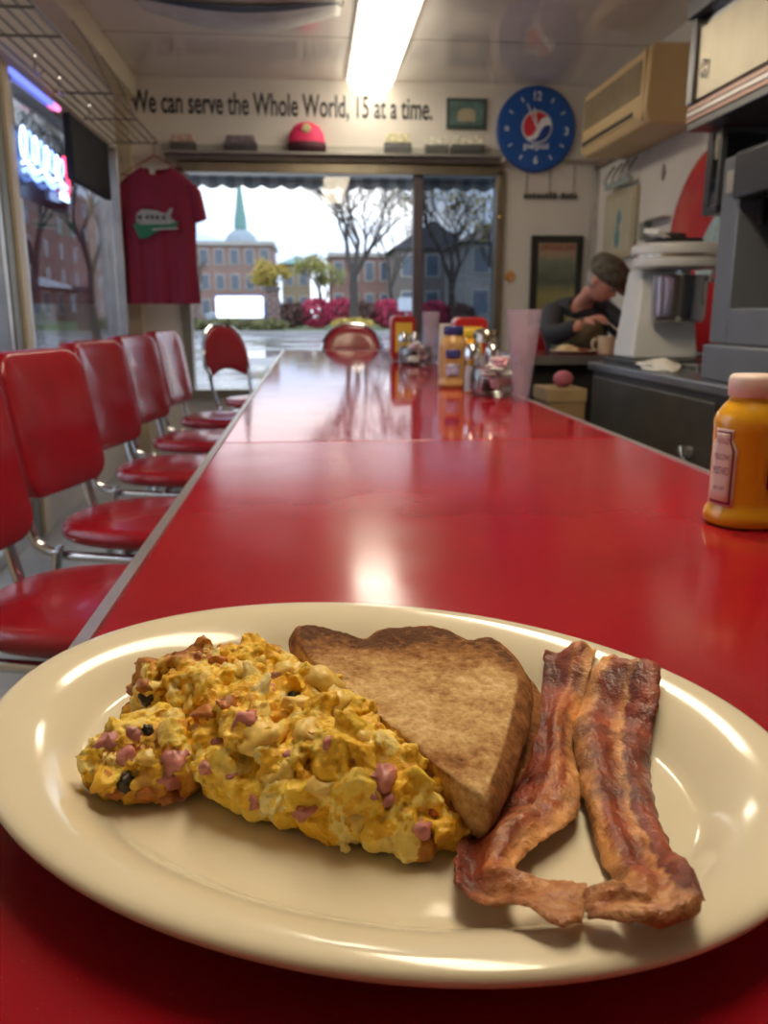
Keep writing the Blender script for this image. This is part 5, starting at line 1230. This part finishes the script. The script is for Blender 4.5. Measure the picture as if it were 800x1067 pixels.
building('green-roofed brick building just right of the spire', -3.2, .1, 102, 112, 6.4, M('tan_brick_wall', (.38, .30, .20), .9), 2, 2, roof='hip', roofm=cop, rh=1.2)
building('low red brick building behind the biggest bare tree', 2.4, 9.4, 98, 108, 7.0, BR, 4, 2)
building('dark gabled house right of the biggest bare tree', 8.4, 15.5, 84, 94, 6.9, M('dark_house_wall', (.20, .17, .16), .9), 3, 2, roof='gable', roofm=M('dark_roof', (.10, .10, .12), .8), rh=2.6)
building('pale stone building behind the right window pane', 12.0, 21.5, 66, 76, 6.2, BR3, 4, 2, roof='hip', roofm=M('brown_roof', (.24, .19, .16), .8), rh=2.0)
building('long red brick building seen through the left window', -62, -40, 60, 190, 20.5, BR, 16, 5, axis='x')
building('white-roofed brick garage seen through the left window', -33, -25, 68, 96, 3.3, BR, 6, 1, axis='x', roof='hip', roofm=M('pale_roof', (.50, .55, .62), .6), rh=1.7, cat='garage')
chd = thing('church_tower', 'church dome with a tall green copper spire', 'spire', (-8.9, 117, 9))
MB().lathe([(0, 8.7), (2.25, 8.7), (2.25, 9.35), (2.0, 9.4), (1.75, 9.95), (1.2, 10.5), (.7, 10.8), (0, 10.85)], 12, Matrix.Translation((-8.9, 117, 0)) @ Matrix.Scale(1.07, 4)).build('dome', M('blue_grey_dome', (.34, .42, .48), .6), chd, smooth=20)
MB().lathe([(0, 10.86), (.78, 10.86), (.72, 12.2), (.55, 13.2), (.22, 16.2), (.02, 18.8), (0, 18.9)], 8, Matrix.Translation((-8.9, 117, 0)) @ Matrix.Scale(1.07, 4)).build('spire', cop, chd, smooth=20)
MB().box((-11.7, 114.0, 0), (-6.1, 120, 9.25)).build('tower_base', BR2, chd)
# brick gate piers, hedge, verge shrubs
for x, l in ((-6.0, 'brick pier left of the white lit sign'), (-1.9, 'brick pier right of the white lit sign'), (-11.5, 'brick pier half hidden behind the shirt')):
    t = thing('brick_pier', l, 'pillar', (x, 45, .05), 0, 'brick piers across the street')
    MB().box((x-.32, 44.7, .051), (x+.32, 45.3, 2.05)).build('shaft', brickmat('dark_brick', (.17, .085, .07)) if 'dbr' not in MC else MC['dbr'], t); MB().box((x-.40, 44.6, 2.051), (x+.40, 45.4, 2.22)).build('capstone', M('pier_cap', (.12, .10, .10), .8), t)
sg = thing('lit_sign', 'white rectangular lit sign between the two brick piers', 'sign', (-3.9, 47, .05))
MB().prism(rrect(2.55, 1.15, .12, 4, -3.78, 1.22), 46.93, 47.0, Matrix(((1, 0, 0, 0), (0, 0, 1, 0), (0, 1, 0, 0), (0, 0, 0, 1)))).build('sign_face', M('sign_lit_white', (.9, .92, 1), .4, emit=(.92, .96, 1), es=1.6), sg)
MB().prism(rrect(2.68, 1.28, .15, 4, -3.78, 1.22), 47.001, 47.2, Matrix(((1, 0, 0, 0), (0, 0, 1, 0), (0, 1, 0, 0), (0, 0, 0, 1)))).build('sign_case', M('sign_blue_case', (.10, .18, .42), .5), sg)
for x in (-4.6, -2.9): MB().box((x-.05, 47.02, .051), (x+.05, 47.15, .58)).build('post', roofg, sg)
def leafclump(mb, c, r, n, rg, s=.12):
    for _ in range(n):
        d_ = Vector((rg.gauss(0, 1), rg.gauss(0, 1), rg.gauss(0, 1))).normalized()*rg.uniform(.6, 1.0)**.5
        p = Vector((c[0]+d_.x*r[0], c[1]+d_.y*r[1], c[2]+d_.z*r[2]))
        a = Vector((rg.uniform(-1, 1), rg.uniform(-1, 1), rg.uniform(-1, 1))).normalized()*s; b2_ = a.cross(Vector((rg.uniform(-1, 1), rg.uniform(-1, 1), rg.uniform(-1, 1)))).normalized()*s*.6
        mb.add([p-a, p-b2_, p+a, p+b2_], [(0, 1, 2, 3)])
rg = random.Random(21)
pinkl = ext('crimson_leaves', (.52, .05, .12), var=.4); darkl = ext('dusky_red_leaves', (.14, .07, .06), var=.4); yel = ext('yellow_leaves', (.55, .42, .10), var=.35); olive = ext('olive_leaves', (.20, .20, .08), var=.4)
def shrub(x, y, r_, h, mat, label, group='shrubs along the far verge', core=None, z=.05):
    t = thing('shrub', label, 'shrub', (x, y, z), 0, group)
    mb = MB(); leafclump(mb, (x, y, z+h*.52), (r_, r_*.8, h*.52), 700, rg, .15); mb.build('foliage', mat, t, weld=False, smooth=0)
    mb = MB()
    for k in range(4): mb.tube([(x, y, z), (x+rg.uniform(-.4, .4)*r_, y+rg.uniform(-.3, .3)*r_, z+h*.7)], .03, 5)
    mb.tube([(x, y, z), (x, y, z+h*.5)], .05, 5); mb.build('stem', ext('bark_brown', (.12, .09, .07)), t, weld=False)
    return t
side = ['first', 'second', 'third', 'fourth', 'fifth', 'sixth', 'seventh', 'eighth']
for i, (x, m_, h) in enumerate([(-1.05, darkl, 1.5), (.35, pinkl, 1.75), (1.8, pinkl, 1.75), (3.1, darkl, 1.55), (4.5, pinkl, 1.7), (5.9, pinkl, 1.65), (7.3, pinkl, 1.6), (8.7, darkl, 1.5)]):
    shrub(x, 50, 1.05, h*.93, m_, '%s hedge shrub from the left across the street, %s' % (side[i], 'crimson' if m_ is pinkl else 'dull red'), 'hedge shrubs across the street')
sh_ = ['low olive bush below the left brick pier', 'low olive bush under the lit sign', 'low olive bush below the right brick pier', 'low yellowish bush before the crimson hedge', 'low olive bush left of the shirt, across the road']
for i, x in enumerate((-6.3, -4.3, -2.3, 2.2, -9.6)): shrub(x, 44.75, 1.15, .55, olive if i != 3 else yel, sh_[i], 'low verge bushes')
# trees
bark = ext('wet_bark', (.075, .062, .055), var=.3)
def tree(label, x, y, h, r0, seed, depth=6, leaf=None, group='trees across the street', z=.05, spread=.55, nleaf=0, trunk=.28):
    rg = random.Random(seed); t = thing('tree', label, 'tree', (x, y, z), 0, group)
    tr_ = MB(); br_ = MB(); lf = MB()
    def grow(p, d_, l, r_, dep):  # one limb, then its children
        mb = tr_ if dep == depth else br_
        q = p+d_*l*.5+Vector((rg.uniform(-.06, .06)*l, rg.uniform(-.06, .06)*l, 0)); e_ = p+d_*l
        mb.tube([p, q, e_], [r_, r_*.85, r_*.68], 6 if dep > 2 else 4, caps=False)
        if dep == 0:
            if leaf and nleaf: leafclump(lf, e_, (.5, .5, .4), nleaf, rg, .13)
            return
        for k in range(3 if dep > 1 else 2):
            a = rg.uniform(0, 6.28); s = Vector((math.cos(a), math.sin(a), 0))*spread*rg.uniform(.6, 1.4)
            grow(e_ if k else q+(e_-q)*rg.uniform(.3, 1), (d_+s+Vector((0, 0, .10))).normalized(), l*rg.uniform(.62, .88), r_*.56, dep-1)
    grow(Vector((x, y, z)), Vector((rg.uniform(-.05, .05), 0, 1)).normalized(), h*trunk, r0, depth)
    tr_.build('trunk', bark, t, weld=False); br_.build('branches', bark, t, weld=False)
    if leaf and nleaf: lf.build('foliage', leaf, t, weld=False, smooth=0)
    return t
tree('biggest bare tree, in the middle of the far window', 2.35, 47.5, 10.5, .30, 5, 7, trunk=.27, spread=.6)
tree('thin bare tree left of the window mullion', 5.4, 57, 8.5, .17, 8, 5)
tree('bare tree just right of the window mullion', 8.3, 50, 9.5, .26, 13, 6, leaf=yel, nleaf=1)
tree('bare tree at the right edge of the far window', 11.6, 52, 8.5, .22, 17, 5, leaf=yel, nleaf=1)
tree('small yellow-leaved tree right of the spire', -2.2, 66, 4.6, .16, 19, 4, leaf=yel, nleaf=34, trunk=.3)
tree('wide yellow-green tree beside the biggest bare tree', .9, 72, 5.2, .16, 23, 4, leaf=ext('yellow_green_leaves', (.40, .38, .12), var=.35), nleaf=30, trunk=.3)
tree('dull brownish bare tree before the pinkish brick building', -9.5, 72, 6.0, .16, 31, 5)
tree('dark bare tree right before the left window', -9.5, 31, 9.5, .2, 37, 6, group='trees seen through the left window', z=GZ)
tree('leaning bare tree nearer the corner, seen through the left window', -9.0, 37, 10, .2, 41, 6, group='trees seen through the left window', z=GZ)
for i, (x, y) in enumerate([(-13, 40), (-12.2, 34)]): shrub(x, y, 1.1, 1.5, darkl if i else olive, ['olive shrub far off in the left window', 'dusky red shrub in the left window'][i], 'shrubs in the left window', z=GZ)
# parked cars
def car(x, y, c, label, nm):
    t = thing('car', label, 'car', (x, y, .05), 0, 'cars parked across the street')
    P = [(-2.1, .35), (-2.15, .75), (-1.7, .9), (-1.25, .95), (-.6, 1.4), (.75, 1.42), (1.4, .98), (2.0, .9), (2.15, .6), (2.1, .35)]
    FYM = Matrix(((1, 0, 0, x), (0, 0, 1, y), (0, 1, 0, .05), (0, 0, 0, 1)))
    MB().prism(P, -.8, .8, FYM).build('body', M(nm, c, .25, .3, coat=.5), t, bev=.06)
    MB().prism([(-1.1, .98), (-.55, 1.34), (.68, 1.36), (1.2, 1.0)], -.812, -.8005, FYM).build('side_window', wpane, t)
    for wx in (-1.3, 1.3): MB().lathe([(0, -.82), (.28, -.82), (.33, -.80), (.33, -.62), (0, -.62)], 20, FYM @ Matrix.Translation((wx, .33, 0))).build('wheel', M('tyre', (.02, .02, .02), .8), t)
car(-10.3, 60, (.08, .14, .30), 'dark blue car behind the left brick pier', 'car_blue'); car(-5.2, 62, (.40, .46, .55), 'pale grey car behind the white lit sign', 'car_silver'); car(-1.9, 60, (.06, .12, .28), 'blue car right of the lit sign', 'car_navy')
lb = thing('sign_post', 'small pale sign on a post before the crimson hedge', 'signpost', (4.5, 40, GZ)); MB().box((4.45, 39.97, GZ), (4.55, 40.03, 1.15)).build('post', roofg, lb); MB().box((4.1, 39.92, 1.02), (4.9, 39.965, 1.62)).build('sign_plate', M('pale_sign', (.5, .56, .62), .5), lb, bev=.01)
# scalloped awning over the far window
aw = thing('window_awning', 'grey striped awning with a scalloped edge outside the far window', 'awning', (.2, 6.4, 1.9))
m, nt, b = newmat('awning_stripe'); co = texco(nt); wv = nt.nodes.new('ShaderNodeTexWave'); wv.bands_direction = 'X'; wv.inputs['Scale'].default_value = 2.4; nt.links.new(co, wv.inputs[0])
nt.links.new(ramp(nt, wv.outputs['Fac'], [(.42, (.20, .23, .24)), (.58, (.34, .37, .38))]), b.inputs['Base Color']); b.inputs['Roughness'].default_value = .7
def af(u, v): return Vector((-1.1+2.7*u, 6.13+.75*v, 2.19-.22*v))
o = MB().grid(af, 8, 4).build('canopy', m, aw); o.modifiers.new('s', 'SOLIDIFY').thickness = .01
n = 162; top = [(-1.1+2.7*k/n, 1.97) for k in range(n+1)]; botm = [(-1.1+2.7*k/n, 1.915-.028*abs(math.sin(math.pi*k/n*18))) for k in range(n+1)]
vs = [(x, 6.88, z) for x, z in top+botm]; o = MB().add(vs, [(k, k+1, n+2+k, n+1+k) for k in range(n)]).build('valance', m, aw); o.modifiers.new('s', 'SOLIDIFY').thickness = .006
for x in (-1.09, 1.59): MB().tube([(x, 6.13, 1.82), (x, 6.87, 1.96)], .012, 6).build('support_arm', alu, aw)
# ------------------------------------------------------------------ sky and render look
w = bpy.data.worlds.new('sky'); sc.world = w; w.use_nodes = True; nt = w.node_tree; nt.nodes.clear()
o = nt.nodes.new('ShaderNodeOutputWorld'); bg = nt.nodes.new('ShaderNodeBackground')
t = nt.nodes.new('ShaderNodeTexCoord'); mp = nt.nodes.new('ShaderNodeMapping'); mp.inputs['Scale'].default_value = (1, 1, 3.5); nt.links.new(t.outputs['Generated'], mp.inputs[0])
n = nt.nodes.new('ShaderNodeTexNoise'); n.inputs['Scale'].default_value = 3.2; n.inputs['Detail'].default_value = 5; nt.links.new(mp.outputs[0], n.inputs['Vector'])
nt.links.new(ramp(nt, n.outputs['Fac'], [(.36, (.45, .62, .95)), (.50, (.80, .88, 1.0)), (.62, (1, 1, 1))]), bg.inputs[0]); bg.inputs[1].default_value = 2.0
nt.links.new(bg.outputs[0], o.inputs[0])
vs_ = sc.view_settings; vs_.view_transform = 'Standard'; vs_.look = 'None'; vs_.gamma = 1; vs_.use_curve_mapping = False; vs_.exposure = 0.05
